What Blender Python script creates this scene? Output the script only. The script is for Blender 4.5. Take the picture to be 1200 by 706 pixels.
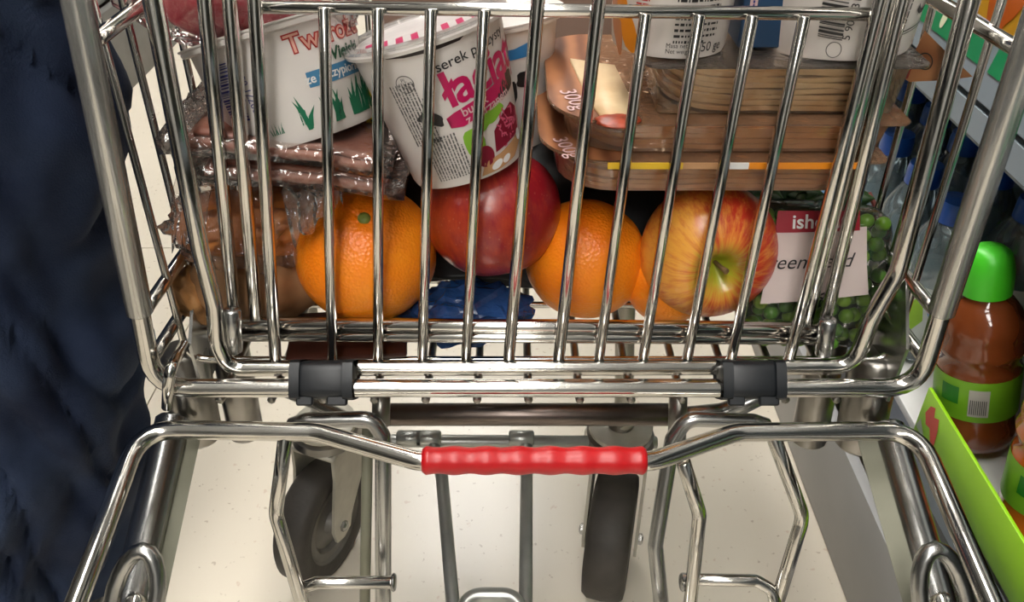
import bpy, bmesh, math, random
from mathutils import Vector, Matrix, noise, Quaternion
random.seed(7)
for o in list(bpy.data.objects): bpy.data.objects.remove(o)
S = bpy.context.scene
COL = S.collection
V = Vector
# ------------------------------------------------------------------ camera
F, CX, CY, PITCH, H = 1000.0, 600.0, 353.0, math.radians(35.1), 0.71
cp, sp = math.cos(PITCH), math.sin(PITCH)
cam = bpy.data.cameras.new('camera'); cam.lens = F/1200*36; cam.sensor_width = 36; cam.clip_start = 0.01
camo = bpy.data.objects.new('camera', cam); COL.objects.link(camo)
camo.location = (0, 0, H); camo.rotation_euler = (math.pi/2-PITCH, 0, 0)
S.camera = camo
# ------------------------------------------------------------------ world, exposure
w = bpy.data.worlds.new('world'); S.world = w; w.use_nodes = True
w.node_tree.nodes['Background'].inputs[0].default_value = (0.80, 0.84, 0.9, 1)
w.node_tree.nodes['Background'].inputs[1].default_value = 0.25
S.view_settings.view_transform = 'Standard'; S.view_settings.look = 'None'
S.view_settings.exposure = -0.17; S.view_settings.gamma = 1.0; S.view_settings.use_curve_mapping = False
LAMP_POWER = 19.0          # emission of the ceiling light tubes

# ------------------------------------------------------------------ measuring helpers (a point of the room from a sight line and a depth)
def ray(px, py):
    dx, dv = (px-CX)/F, (CY-py)/F
    return V((dx, cp+dv*sp, -sp+dv*cp))
def atD(px, py, d): return V((0, 0, H))+ray(px, py)*d
def atY(px, py, y): r = ray(px, py); return V((0, 0, H))+r*(y/r.y)
def atZ(px, py, z): r = ray(px, py); return V((0, 0, H))+r*((z-H)/r.z)
def atX(px, py, x): r = ray(px, py); return V((0, 0, H))+r*(x/r.x)
def onP(px, py, y0, z0, slope):           # plane y = y0 + slope*(z-z0)
    r = ray(px, py); t = (y0+slope*(H-z0))/(r.y-slope*r.z)
    return V((0, 0, H))+r*t
def camdir(a, b, c):                      # right, up, towards viewer -> world direction
    return (V((1, 0, 0))*a+V((0, sp, cp))*b+V((0, -cp, sp))*c).normalized()

# ------------------------------------------------------------------ materials
MATS = {}
def _new(name):
    m = bpy.data.materials.new(name); m.use_nodes = True
    MATS[name] = m
    return m, m.node_tree.nodes, m.node_tree.links, m.node_tree.nodes['Principled BSDF']
def mat(name, col, rough=0.5, metal=0.0, var=0.0, scale=30.0, bump=0.0, bscale=None, col2=None, spec=0.5, sss=0.0, coat=0.0, coords='Object', detail=4.0):
    if name in MATS: return MATS[name]
    m, N, L, b = _new(name)
    b.inputs['Roughness'].default_value = rough; b.inputs['Metallic'].default_value = metal
    b.inputs['Specular IOR Level'].default_value = spec
    if coat: b.inputs['Coat Weight'].default_value = coat; b.inputs['Coat Roughness'].default_value = 0.12
    if sss:
        b.inputs['Subsurface Weight'].default_value = sss; b.inputs['Subsurface Radius'].default_value = (0.01, 0.004, 0.002); b.inputs['Subsurface Scale'].default_value = 0.3
    tc = N.new('ShaderNodeTexCoord')
    nz = N.new('ShaderNodeTexNoise'); nz.inputs['Scale'].default_value = scale; nz.inputs['Detail'].default_value = detail
    L.new(tc.outputs[coords], nz.inputs['Vector'])
    r = N.new('ShaderNodeValToRGB'); r.color_ramp.elements[0].position = 0.35; r.color_ramp.elements[1].position = 0.65
    c2 = col2 if col2 else [max(0, c*(1-var)) for c in col]
    r.color_ramp.elements[0].color = (*c2, 1); r.color_ramp.elements[1].color = (*col, 1)
    L.new(nz.outputs['Fac'], r.inputs['Fac']); L.new(r.outputs['Color'], b.inputs['Base Color'])
    if bump:
        n2 = N.new('ShaderNodeTexNoise'); n2.inputs['Scale'].default_value = bscale or scale*6; n2.inputs['Detail'].default_value = 3
        L.new(tc.outputs[coords], n2.inputs['Vector'])
        bp = N.new('ShaderNodeBump'); bp.inputs['Strength'].default_value = bump; bp.inputs['Distance'].default_value = 0.002
        L.new(n2.outputs['Fac'], bp.inputs['Height']); L.new(bp.outputs['Normal'], b.inputs['Normal'])
    return m
def film(name, tint=(1, 1, 1), gloss=0.12, rough=0.06, crinkle=0.0, cscale=60, haze=0.0, hazecol=(0.8, 0.8, 0.8)):
    """thin clear plastic: mostly see-through, glossy by Fresnel, optional haze"""
    if name in MATS: return MATS[name]
    m = bpy.data.materials.new(name); m.use_nodes = True; MATS[name] = m
    N, L = m.node_tree.nodes, m.node_tree.links
    N.remove(N['Principled BSDF']); out = N['Material Output']
    t = N.new('ShaderNodeBsdfTransparent'); t.inputs[0].default_value = (*tint, 1)
    g = N.new('ShaderNodeBsdfGlossy'); g.inputs['Roughness'].default_value = rough
    lw = N.new('ShaderNodeFresnel'); lw.inputs[0].default_value = 1.5
    mp = N.new('ShaderNodeMath'); mp.operation = 'MULTIPLY_ADD'; mp.inputs[1].default_value = 0.9; mp.inputs[2].default_value = gloss*0.5; mp.use_clamp = True
    L.new(lw.outputs[0], mp.inputs[0])
    mx = N.new('ShaderNodeMixShader')
    L.new(mp.outputs[0], mx.inputs[0]); L.new(g.outputs[0], mx.inputs[2])
    if haze:
        d = N.new('ShaderNodeBsdfDiffuse'); d.inputs[0].default_value = (*hazecol, 1)
        m2 = N.new('ShaderNodeMixShader'); m2.inputs[0].default_value = haze
        L.new(t.outputs[0], m2.inputs[1]); L.new(d.outputs[0], m2.inputs[2]); L.new(m2.outputs[0], mx.inputs[1])
    else: L.new(t.outputs[0], mx.inputs[1])
    tc = N.new('ShaderNodeTexCoord')
    if crinkle:
        vz = N.new('ShaderNodeTexVoronoi'); vz.inputs['Scale'].default_value = cscale
        nz = N.new('ShaderNodeTexNoise'); nz.inputs['Scale'].default_value = cscale*0.6; nz.inputs['Detail'].default_value = 2
        L.new(tc.outputs['Object'], nz.inputs['Vector']); L.new(nz.outputs['Color'], vz.inputs['Vector'])
        vz.inputs['Scale'].default_value = 9
        bp = N.new('ShaderNodeBump'); bp.inputs['Strength'].default_value = crinkle; bp.inputs['Distance'].default_value = 0.006
        L.new(vz.outputs['Distance'], bp.inputs['Height']); L.new(bp.outputs['Normal'], g.inputs['Normal'])
    L.new(mx.outputs[0], out.inputs['Surface'])
    return m
def woodprint(name, c1, c2, scale=60, axis='Y'):
    if name in MATS: return MATS[name]
    m, N, L, b = _new(name); b.inputs['Roughness'].default_value = 0.35
    tc = N.new('ShaderNodeTexCoord'); wv = N.new('ShaderNodeTexWave'); wv.inputs['Scale'].default_value = scale; wv.inputs['Distortion'].default_value = 5; wv.inputs['Detail'].default_value = 3; wv.inputs['Detail Scale'].default_value = 0.6
    wv.bands_direction = axis
    r = N.new('ShaderNodeValToRGB'); r.color_ramp.elements[0].color = (*c1, 1); r.color_ramp.elements[1].color = (*c2, 1)
    L.new(tc.outputs['Object'], wv.inputs['Vector']); L.new(wv.outputs['Fac'], r.inputs['Fac']); L.new(r.outputs['Color'], b.inputs['Base Color'])
    return m
CHROME = mat('bright_chrome', (0.66, 0.64, 0.60), 0.13, 1.0, var=0.12, scale=40, bump=0.02, bscale=300)
STEEL = mat('brushed_zinc', (0.50, 0.50, 0.49), 0.26, 1.0, var=0.25, scale=25, bump=0.04, bscale=200)
DSTEEL = mat('dull_steel', (0.36, 0.34, 0.31), 0.3, 1.0, var=0.3, scale=25, bump=0.05, bscale=200)
WHITE = mat('white_plastic', (0.80, 0.78, 0.75), 0.35, var=0.05, scale=20)
BLACKP = mat('black_plastic', (0.010, 0.012, 0.015), 0.42, var=0.3, bump=0.05)
INK = mat('black_print', (0.015, 0.014, 0.015), 0.4, var=0.1)
CLEAR = film('clear_film')
# ------------------------------------------------------------------ mesh helpers
def link(name, me, m, parent=None, loc=None):
    o = bpy.data.objects.new(name, me); COL.objects.link(o)
    if m is not None and not me.materials: me.materials.append(m)
    if parent is not None: o.parent = parent
    if loc is not None: o.location = loc
    return o
def mesh(name, verts, faces, smooth=True):
    me = bpy.data.meshes.new(name); me.from_pydata([tuple(v) for v in verts], [], faces)
    if smooth: me.polygons.foreach_set('use_smooth', [True]*len(me.polygons))
    me.update(); return me
def smooth_by_angle(me, ang=35):
    bm = bmesh.new(); bm.from_mesh(me); a = math.radians(ang)
    for e in bm.edges:
        if len(e.link_faces) == 2: e.smooth = e.calc_face_angle(0) < a
    for f in bm.faces: f.smooth = True
    bm.to_mesh(me); bm.free(); return me
def fillet(pts, rads, n=6):
    pts = [V(p) for p in pts]; out = [pts[0]]
    for i in range(1, len(pts)-1):
        r = rads if not isinstance(rads, (list, tuple)) else rads[i-1]
        a, b, c = pts[i-1], pts[i], pts[i+1]
        d1, d2 = (a-b), (c-b); l1, l2 = d1.length, d2.length
        if r <= 0 or l1 < 1e-6 or l2 < 1e-6: out.append(b); continue
        d1.normalize(); d2.normalize(); ang = d1.angle(d2)
        if ang > math.pi-0.02: out.append(b); continue
        t = min(r/math.tan(ang/2), l1*0.49, l2*0.49)
        p0, p2 = b+d1*t, b+d2*t
        for k in range(n+1):
            s = k/n; out.append(p0*(1-s)**2+b*2*s*(1-s)+p2*s*s)
    out.append(pts[-1]); return out
def sweep(pts, r, seg=10, closed=False, rx=None):
    """round tube with domed ends along a polyline; r may be a list"""
    pts = [V(p) for p in pts]; n = len(pts)
    T = []
    for i in range(n):
        if closed: t = (pts[(i+1) % n]-pts[i-1])
        else: t = pts[min(i+1, n-1)]-pts[max(i-1, 0)]
        T.append(t.normalized())
    up = V((0, 0, 1)) if abs(T[0].z) < 0.9 else V((0, 1, 0))
    Nn = (up-T[0]*up.dot(T[0])).normalized(); rings = []
    R = r if isinstance(r, (list, tuple)) else [r]*n
    verts, faces = [], []
    def ring(c, nn, t, rad):
        bb = t.cross(nn); st = len(verts)
        for k in range(seg):
            a = 2*math.pi*k/seg; verts.append(c+nn*math.cos(a)*rad+bb*math.sin(a)*rad*(rx or 1))
        rings.append(st)
    for i in range(n):
        if i: 
            Nn = (Nn-T[i]*Nn.dot(T[i])).normalized()
        if not closed and i == 0: ring(pts[0]-T[0]*R[0]*0.0, Nn, T[0], R[0]*0.8); rings and None
        ring(pts[i]+(T[i]*R[i]*0.2 if (i == 0 and not closed) else (-T[i]*R[i]*0.2 if (i == n-1 and not closed) else V((0, 0, 0)))), Nn, T[i], R[i])
        if not closed and i == n-1: ring(pts[i], Nn, T[i], R[i]*0.8)
    for a, b in zip(rings[:-1], rings[1:]):
        for k in range(seg): k2 = (k+1) % seg; faces.append((a+k, a+k2, b+k2, b+k))
    if closed:
        a, b = rings[-1], rings[0]
        for k in range(seg): k2 = (k+1) % seg; faces.append((a+k, a+k2, b+k2, b+k))
    else:
        faces.append(tuple(rings[0]+k for k in reversed(range(seg)))); faces.append(tuple(rings[-1]+k for k in range(seg)))
    return verts, faces
def tube(name, pts, r, m, parent, fr=0.0, seg=10, closed=False, n=6, off=None, rx=None):
    p = fillet(pts, fr, n) if fr and not closed else pts
    v, f = sweep(p, r, seg, closed, rx)
    if off is None: off = wo(parent)
    v = [x-off for x in v]
    return link(name, mesh(name, v, f), m, parent)
def wo(parent):                          # world offset of a parent chain (Empties hold only a translation)
    o = V((0, 0, 0))
    while parent is not None:
        o += parent.location; parent = parent.parent
    return o
def lathe_data(prof, seg=32, cap0=True, cap1=True):
    v, f = [], []
    for (r, z) in prof:
        for k in range(seg):
            a = 2*math.pi*k/seg; v.append(V((r*math.cos(a), r*math.sin(a), z)))
    for i in range(len(prof)-1):
        for k in range(seg):
            k2 = (k+1) % seg; f.append((i*seg+k, i*seg+k2, (i+1)*seg+k2, (i+1)*seg+k))
    if cap0: f.append(tuple(reversed(range(seg))))
    if cap1: f.append(tuple((len(prof)-1)*seg+k for k in range(seg)))
    return v, f
def lathe(name, prof, m, parent=None, seg=32, cap0=True, cap1=True, ang=40):
    v, f = lathe_data(prof, seg, cap0, cap1)
    return link(name, smooth_by_angle(mesh(name, v, f), ang), m, parent)
def rbox_data(sx, sy, sz, bev=0.003, seg=2):
    bm = bmesh.new(); bmesh.ops.create_cube(bm, size=1)
    for vv in bm.verts: vv.co = V((vv.co.x*sx, vv.co.y*sy, vv.co.z*sz))
    if bev: bmesh.ops.bevel(bm, geom=bm.edges[:]+bm.verts[:], offset=bev, segments=seg, affect='EDGES', profile=0.5)
    me = bpy.data.meshes.new('box'); bm.to_mesh(me); bm.free(); return smooth_by_angle(me, 40)
def box(name, c, s, m, parent=None, bev=0.003, rot=None, seg=2):
    o = link(name, rbox_data(*s, bev, seg), m, parent); o.location = V(c)-wo(parent)
    if rot: o.rotation_euler = rot
    o.data.name = name; return o
def empty(name, loc, label=None, cat=None, group=None):
    o = bpy.data.objects.new(name, None); COL.objects.link(o); o.location = loc; o.empty_display_size = 0.02
    if label: tag(o, label, cat, group)
    return o
def tag(o, label=None, cat=None, group=None, kind=None):
    if label: o['label'] = label
    if cat: o['category'] = cat
    if group: o['group'] = group
    if kind: o['kind'] = kind
    return o
def struct(o, label=None): return tag(o, label, kind='structure')
# text meshes in flat (u, v) form -------------------------------------------------
TXT = {}
def text_uv(s, size, bold=0.0, shear=0.0, spacing=1.0):
    key = (s, size, bold, shear, spacing)
    if key in TXT: return TXT[key]
    cu = bpy.data.curves.new('t', 'FONT'); cu.body = s; cu.size = size; cu.offset = bold; cu.shear = shear; cu.space_character = spacing
    cu.align_x = 'CENTER'; cu.align_y = 'CENTER'; cu.resolution_u = 3
    o = bpy.data.objects.new('t', cu); COL.objects.link(o)
    me = bpy.data.meshes.new_from_object(o.evaluated_get(bpy.context.evaluated_depsgraph_get()))
    vs = [(v.co.x, v.co.y) for v in me.vertices]; fs = [tuple(p.vertices) for p in me.polygons]
    bpy.data.objects.remove(o); bpy.data.curves.remove(cu); bpy.data.meshes.remove(me)
    TXT[key] = (vs, fs); return TXT[key]
class Print:
    """flat print gathered as (u, v) polygons, laid on a surface by map(u, v, lift)"""
    def __init__(s): s.v, s.f = [], []
    def poly(s, pts):
        n = len(s.v); s.v += list(pts); s.f.append(tuple(range(n, n+len(pts)))); return s
    def rect(s, u, v, w, h, rot=0, nu=1):
        c, d = math.cos(rot), math.sin(rot)
        for i in range(nu):
            a, b = -w/2+w*i/nu, -w/2+w*(i+1)/nu
            s.poly([(u+x*c-y*d, v+x*d+y*c) for x, y in ((a, -h/2), (b, -h/2), (b, h/2), (a, h/2))])
        return s
    def ell(s, u, v, a, b, rot=0, n=18, a0=0, a1=2*math.pi, wob=0):
        c, d = math.cos(rot), math.sin(rot); p = []
        for k in range(n):
            t = a0+(a1-a0)*k/n; q = 1+wob*math.sin(3*t+u*900)+wob*0.6*math.sin(5*t+v*700)
            x, y = a*q*math.cos(t), b*q*math.sin(t); p.append((u+x*c-y*d, v+x*d+y*c))
        return s.poly(p)
    def ring(s, u, v, a, t, n=24):
        for k in range(n):
            p = [(math.cos(2*math.pi*q/n), math.sin(2*math.pi*q/n)) for q in (k, k+1)]
            s.poly([(u+p[0][0]*a, v+p[0][1]*a), (u+p[1][0]*a, v+p[1][1]*a), (u+p[1][0]*(a-t), v+p[1][1]*(a-t)), (u+p[0][0]*(a-t), v+p[0][1]*(a-t))])
        return s
    def text(s, t, u, v, size, rot=0, bold=0.0, shear=0.0, spacing=1.0, sx=1.0):
        vs, fs = text_uv(t, size, bold, shear, spacing); n = len(s.v); c, d = math.cos(rot), math.sin(rot)
        s.v += [(u+x*sx*c-y*d, v+x*sx*d+y*c) for x, y in vs]; s.f += [tuple(n+i for i in f) for f in fs]; return s
    def smallprint(s, u, v, w, lines, lh, rot=0, seed=1):
        """rows of unreadably small print"""
        rn = random.Random(seed); c, d = math.cos(rot), math.sin(rot)
        for i in range(lines):
            x = -w/2; y = -i*lh
            while x < w/2:
                l = min(rn.choice((0.0008, 0.0014, 0.0022, 0.0034)), w/2-x)
                if i == lines-1 and x > w*0.2: break
                h = lh*rn.uniform(0.34, 0.52)
                s.rect(u+(x+l/2)*c-y*d, v+(x+l/2)*d+y*c, l, h, rot); x += l+lh*0.25
        return s
    def obj(s, name, mp, m, parent, lift=0.0003, fine=0.0035):
        bm = bmesh.new(); vs = [bm.verts.new((u, v, 0)) for u, v in s.v]
        for f in s.f:
            try: bm.faces.new([vs[i] for i in f])
            except ValueError: pass
        if fine:
            bmesh.ops.triangulate(bm, faces=bm.faces[:])
            for _ in range(5):
                ed = [e for e in bm.edges if abs(e.verts[0].co.x-e.verts[1].co.x) > fine]
                if not ed: break
                bmesh.ops.subdivide_edges(bm, edges=ed, cuts=1); bmesh.ops.triangulate(bm, faces=bm.faces[:])
        for v in bm.verts: v.co = mp(v.co.x, v.co.y, lift)
        me = bpy.data.meshes.new(name); bm.to_mesh(me); bm.free()
        me.polygons.foreach_set('use_smooth', [True]*len(me.polygons))
        return link(name, me, m, parent)
def cone_map(rb, rt, h, a0=0.0):
    def f(u, v, lift):
        r = rb+(rt-rb)*v/h+lift; a = -math.pi/2+a0+u/((rb+rt)/2)
        return V((r*math.cos(a), r*math.sin(a), v))
    return f
def orient(axis, spin=0.0):
    """matrix whose z is axis and whose -y faces the viewer side"""
    Z = axis.normalized(); back = V((0, -cp, sp)); Y = -(back-Z*back.dot(Z)).normalized(); X = Y.cross(Z)
    M = Matrix((X, Y, Z)).transposed()
    return (M @ Matrix.Rotation(spin, 3, 'Z'))
def place(o, M, loc): o.rotation_mode = 'QUATERNION'; o.rotation_quaternion = M.to_quaternion(); o.location = loc
def pmat(name, col, rough=0.4): return mat('print_'+name, col, rough, var=0.08, scale=60)
#@@STRUCTURE
# ================================================================== the shop
m_floor = None
def floor_material():
    m, N, L, b = _new('cream_speckled_floor'); b.inputs['Roughness'].default_value = 0.22
    tc = N.new('ShaderNodeTexCoord')
    big = N.new('ShaderNodeTexNoise'); big.inputs['Scale'].default_value = 6; big.inputs['Detail'].default_value = 5
    sp1 = N.new('ShaderNodeTexNoise'); sp1.inputs['Scale'].default_value = 170; sp1.inputs['Detail'].default_value = 1
    sp2 = N.new('ShaderNodeTexNoise'); sp2.inputs['Scale'].default_value = 75; sp2.inputs['Detail'].default_value = 2
    for n in (big, sp1, sp2): L.new(tc.outputs['Object'], n.inputs['Vector'])
    r0 = N.new('ShaderNodeValToRGB'); r0.color_ramp.elements[0].color = (0.72, 0.645, 0.525, 1); r0.color_ramp.elements[1].color = (0.80, 0.735, 0.62, 1)
    L.new(big.outputs['Fac'], r0.inputs['Fac'])
    def speck(n, lo, hi, col, src):
        r = N.new('ShaderNodeValToRGB'); r.color_ramp.elements[0].position = lo; r.color_ramp.elements[1].position = hi
        r.color_ramp.elements[0].color = (0, 0, 0, 1); r.color_ramp.elements[1].color = (1, 1, 1, 1)
        L.new(n.outputs['Fac'], r.inputs['Fac'])
        mx = N.new('ShaderNodeMix'); mx.data_type = 'RGBA'; mx.inputs['B'].default_value = (*col, 1)
        mm = N.new('ShaderNodeMath'); mm.operation = 'MULTIPLY'; mm.inputs[1].default_value = 0.55
        L.new(r.outputs['Color'], mm.inputs[0]); L.new(mm.outputs[0], mx.inputs['Factor']); L.new(src, mx.inputs['A']); return mx.outputs['Result']
    c = speck(sp1, 0.72, 0.78, (0.42, 0.33, 0.24), r0.outputs['Color'])
    c = speck(sp2, 0.70, 0.74, (0.62, 0.47, 0.36), c)
    L.new(c, b.inputs['Base Color']); return m
m_floor = floor_material()
m_joint = mat('floor_joint', (0.42, 0.38, 0.31), 0.6, var=0.2)
fl = box('floor', (0, 0.5, -0.05), (8, 11, 0.09), m_joint, None, 0); struct(fl, 'cream speckled shop floor of large tiles')
# large floor tiles with fine joints
tile_me = rbox_data(0.8985, 0.8985, 0.006, 0.0006, 1)
for i in range(-4, 5):
    for j in range(-7, 5):
        t = link('floor_tile', tile_me, m_floor, fl)
        t.location = V((0.9*i, 1.157+0.9*j+0.45, -0.003))-fl.location
box('ceiling', (0, 0.5, 3.05), (8, 11, 0.1), mat('ceiling_white', (0.75, 0.75, 0.73), 0.8, var=0.05), None, 0)
struct(bpy.data.objects['ceiling'], 'white shop ceiling')
for nm, c, s in (('wall_front', (0, 5.5, 1.5), (8, 0.1, 3.0)), ('wall_back', (0, -5.0, 1.5), (8, 0.1, 3.0))):
    struct(box(nm, c, s, mat('wall_paint', (0.45, 0.45, 0.44), 0.8, var=0.1), None, 0), 'grey painted wall at the end of the aisle')
def emit(name, col, st):
    m = bpy.data.materials.new(name); m.use_nodes = True; N = m.node_tree.nodes; N.remove(N['Principled BSDF'])
    e = N.new('ShaderNodeEmission'); e.inputs[0].default_value = (*col, 1); e.inputs[1].default_value = st
    m.node_tree.links.new(e.outputs[0], N['Material Output'].inputs[0]); return m
m_lamp = emit('lamp_glow', (1.0, 0.97, 0.92), LAMP_POWER)
for i, (x, y) in enumerate(((-0.26, -3.4), (-0.26, -1.7), (-0.26, 0.0), (-0.26, 1.7), (-0.26, 3.4))):
    e = empty('ceiling_lamp', (x, y, 2.96), 'long white fluorescent ceiling lamp above the aisle', 'lamp', 'ceiling lamps above the aisle')
    box('housing', (x, y, 2.97), (0.70, 1.4, 0.05), WHITE, e, 0.004)
    box('diffuser', (x, y, 2.935), (0.66, 1.34, 0.03), m_lamp, e, 0.006)

# ------------------------------------------------------------------ right-hand shelf unit
SX = 0.322
m_grey = mat('shelf_grey_enamel', (0.36, 0.36, 0.355), 0.45, var=0.12, scale=8)
m_dgrey = mat('shelf_dark_grey', (0.065, 0.07, 0.085), 0.5, var=0.2)
m_rail = mat('price_rail_grey', (0.20, 0.235, 0.265), 0.35, var=0.08, scale=15)
m_deck = mat('shelf_deck_white', (0.68, 0.68, 0.66), 0.4, var=0.06)
sh = empty('store_shelf', (SX+0.3, 1.0, 0), 'grey metal store shelf unit holding bottles, with a clear price rail', 'shelf')
box('plinth', (SX+0.006, -0.4, 0.058), (0.012, 6.2, 0.116), m_grey, sh, 0.002)
box('recess_shade', (SX+0.026, -0.4, 0.146), (0.02, 6.2, 0.060), m_dgrey, sh, 0)  # dark strip: the shade of the gap above the plinth is in its colour
box('base_deck', (SX+0.300, -0.4, 0.168), (0.52, 6.2, 0.02), m_deck, sh, 0.002)
box('back_panel', (SX+0.57, -0.4, 0.95), (0.02, 6.2, 1.9), mat('shelf_back_olive', (0.16, 0.16, 0.12), 0.6, var=0.15), sh, 0.002)
box('upper_deck', (SX+0.305, -0.4, 0.455), (0.51, 6.2, 0.016), m_rail, sh, 0.002)
box('upper_deck', (SX+0.33, -0.4, 1.02), (0.45, 6.2, 0.016), m_rail, sh, 0.002)
# price rail profile swept along the aisle
def extr(name, prof, y0, y1, m, parent):
    n = len(prof); off = wo(parent)
    v = [V((x, y0, z))-off for x, z in prof]+[V((x, y1, z))-off for x, z in prof]
    f = [(i, (i+1) % n, n+(i+1) % n, n+i) for i in range(n)]+[tuple(reversed(range(n))), tuple(range(n, 2*n))]
    return link(name, smooth_by_angle(mesh(name, v, f), 30), m, parent)
RX = 0.358
extr('price_rail', [(RX+0.004, 0.427), (RX-0.001, 0.433), (RX+0.002, 0.452), (RX+0.008, 0.453), (RX+0.008, 0.457), (RX+0.002, 0.458), (RX+0.004, 0.466), (RX+0.012, 0.505), (RX+0.016, 0.505), (RX+0.016, 0.427)], -3.5, 2.7, m_rail, sh)
m_green = mat('label_green', (0.0, 0.22, 0.075), 0.3, var=0.1)
m_cream = mat('label_cream', (0.62, 0.66, 0.45), 0.4)
for k, (a, b_) in enumerate(((0.10, 0.37), (0.40, 0.635), (0.645, 0.81), (0.83, 1.1))):
    L_ = extr('price_label', [(RX+0.0055, 0.478), (RX+0.0105, 0.5045), (RX+0.0115, 0.5045), (RX+0.0065, 0.478)], a, b_, m_green, sh)
    pr = Print().ell(0, 0, 0.0045, 0.0085)
    yy = a+(b_-a)*0.5
    pr.obj('label_emblem', lambda u, v, l: V((RX+0.0055+(v+0.0135)*0.19-0.0006, yy-u, 0.478+0.0135+v))-wo(L_), m_cream, L_, 0)
extr('price_rail', [(RX+0.004, 0.99), (RX+0.004, 1.035), (RX+0.012, 1.035), (RX+0.012, 0.99)], -3.5, 2.7, m_rail, sh)
# ------------------------------------------------------------------ left-hand shelf unit beyond the person
ls = empty('store_shelf', (-1.15, 1.2, 0), 'dark grey store shelf unit across the aisle behind the person', 'shelf')
box('plinth', (-0.86, 0.2, 0.09), (0.02, 6.6, 0.18), mat('plinth_mid_grey', (0.16, 0.155, 0.145), 0.5, var=0.15), ls, 0.002)
box('back_panel', (-1.42, 0.2, 0.9), (0.03, 6.6, 1.8), m_dgrey, ls, 0)
for z in (0.2, 0.6, 1.0, 1.4): box('shelf_board', (-1.14, 0.2, z), (0.54, 6.6, 0.03), m_grey, ls, 0.002)
#@@TROLLEY
# ================================================================== the shopping trolley
tr = empty('shopping_trolley', (0.02, 0.45, 0), 'chrome wire shopping trolley with a red plastic grip, full of groceries', 'trolley')
GY, GZ, GS = 0.400, 0.385, 0.087
def gp(px, py, dy=0.0): return onP(px, py, GY+dy, GZ, GS)
# outer rear hoop with clear sleeves, rising out of the picture to the push bar
oL = [gp(70, -80, -0.016), gp(90, 0, -0.016), gp(165, 372, -0.016), gp(181, 455, -0.016)]
oR = [gp(1076, 455, -0.016), gp(1101, 372, -0.016), gp(1213, 30, -0.016)]
topz = 0.93
def ext(p, q, z): t = (z-q.z)/(p.z-q.z); return q+(p-q)*t
tl, trr = ext(oL[1], oL[2], topz), ext(oR[2], oR[1], topz)
tl.y -= 0.05; trr.y -= 0.05
hoop = tube('rear_hoop', [tl, ext(oL[1], oL[2], 0.74), oL[2], oL[3], oR[0], oR[1], ext(oR[2], oR[1], 0.74), trr], 0.0056, CHROME, tr, [0.05, 0.3, 0.022, 0.022, 0.3, 0.05], seg=14)
SLV = film('clear_sleeve', (0.93, 0.93, 0.91), gloss=0.25, rough=0.12, haze=0.18, hazecol=(0.75, 0.74, 0.70))
for a, b_ in ((oL[1], oL[2]), (oR[2], oR[1])):
    p1 = ext(a, b_, 0.70); p0 = b_+(a-b_)*0.01
    tube('clear_sleeve', [p0, p1], 0.0073, SLV, tr, seg=14)
tube('push_bar', [tl+V((-0.02, 0, 0)), trr+V((0.02, 0, 0))], 0.014, mat('push_bar_grey', (0.10, 0.10, 0.10), 0.4, var=0.1), tr, seg=14)
# inner hoop
iL = [gp(179, 0), gp(234, 290), gp(251, 356), gp(254, 400), gp(268, 432)]
iR = [gp(1000, 430), gp(1022, 372), gp(1052, 320), gp(1136, 0)]
i0, i1 = ext(iL[0], iL[1], 0.66), ext(iR[3], iR[2], 0.66)
tube('inner_hoop', [i0]+iL[1:]+iR[:3]+[i1], 0.0050, CHROME, tr, [0.05, 0.03, 0.03, 0.016, 0.016, 0.03, 0.03], seg=12)
# swinging gate: wires, each a part
WT = [(298.5, 0), (380, 8), (443, 9), (505, 10), (567.5, 11), (630.5, 0), (702, 0), (757, 15), (820, 16), (882, 17), (943, 18), (1031.8, 0)]
WB = [(323, 422), (389.5, 422), (443, 422), (495, 422), (546, 422), (596, 425), (654, 426), (701.5, 424), (753, 424), (804.7, 424), (856, 424), (924, 424)]
for k, (a, b_) in enumerate(zip(WT, WB)):
    A, B = gp(*a, 0.004), gp(*b_, 0.004)
    if k in (0, 5, 6, 11): A = ext(A, B, 0.655)
    tube('gate_wire', [A, B], 0.0031 if k not in (5, 6, 0, 11) else 0.0036, CHROME, tr, seg=10)
tube('gate_top_bar', [gp(301, 8, 0.008), gp(1028, 17, 0.008)], 0.0034, CHROME, tr)
tube('gate_bottom_bar', [gp(283, 394, 0.009), gp(964, 398, 0.009)], 0.0034, CHROME, tr)
# second flap behind the gate
tube('flap_bottom_bar', [gp(280, 380, 0.012), gp(968, 386, 0.012)], 0.0046, CHROME, tr)
for a, b_ in (((240, 0), (274, 366)), ((269, 0), (300, 374)), ((1057, 0), (966, 380)), ((1040, 0), (944, 382))):
    A, B = gp(*a, 0.013), gp(*b_, 0.013)
    tube('flap_wire', [ext(A, B, 0.655), B], 0.0040, CHROME, tr)
for a, b_ in (((272, 362), (274, 412)), ((971, 374), (965, 416))):
    tube('hinge_pin', [gp(*a, 0.004), gp(*b_, 0.004)], 0.0052, STEEL, tr, seg=14)
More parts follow.
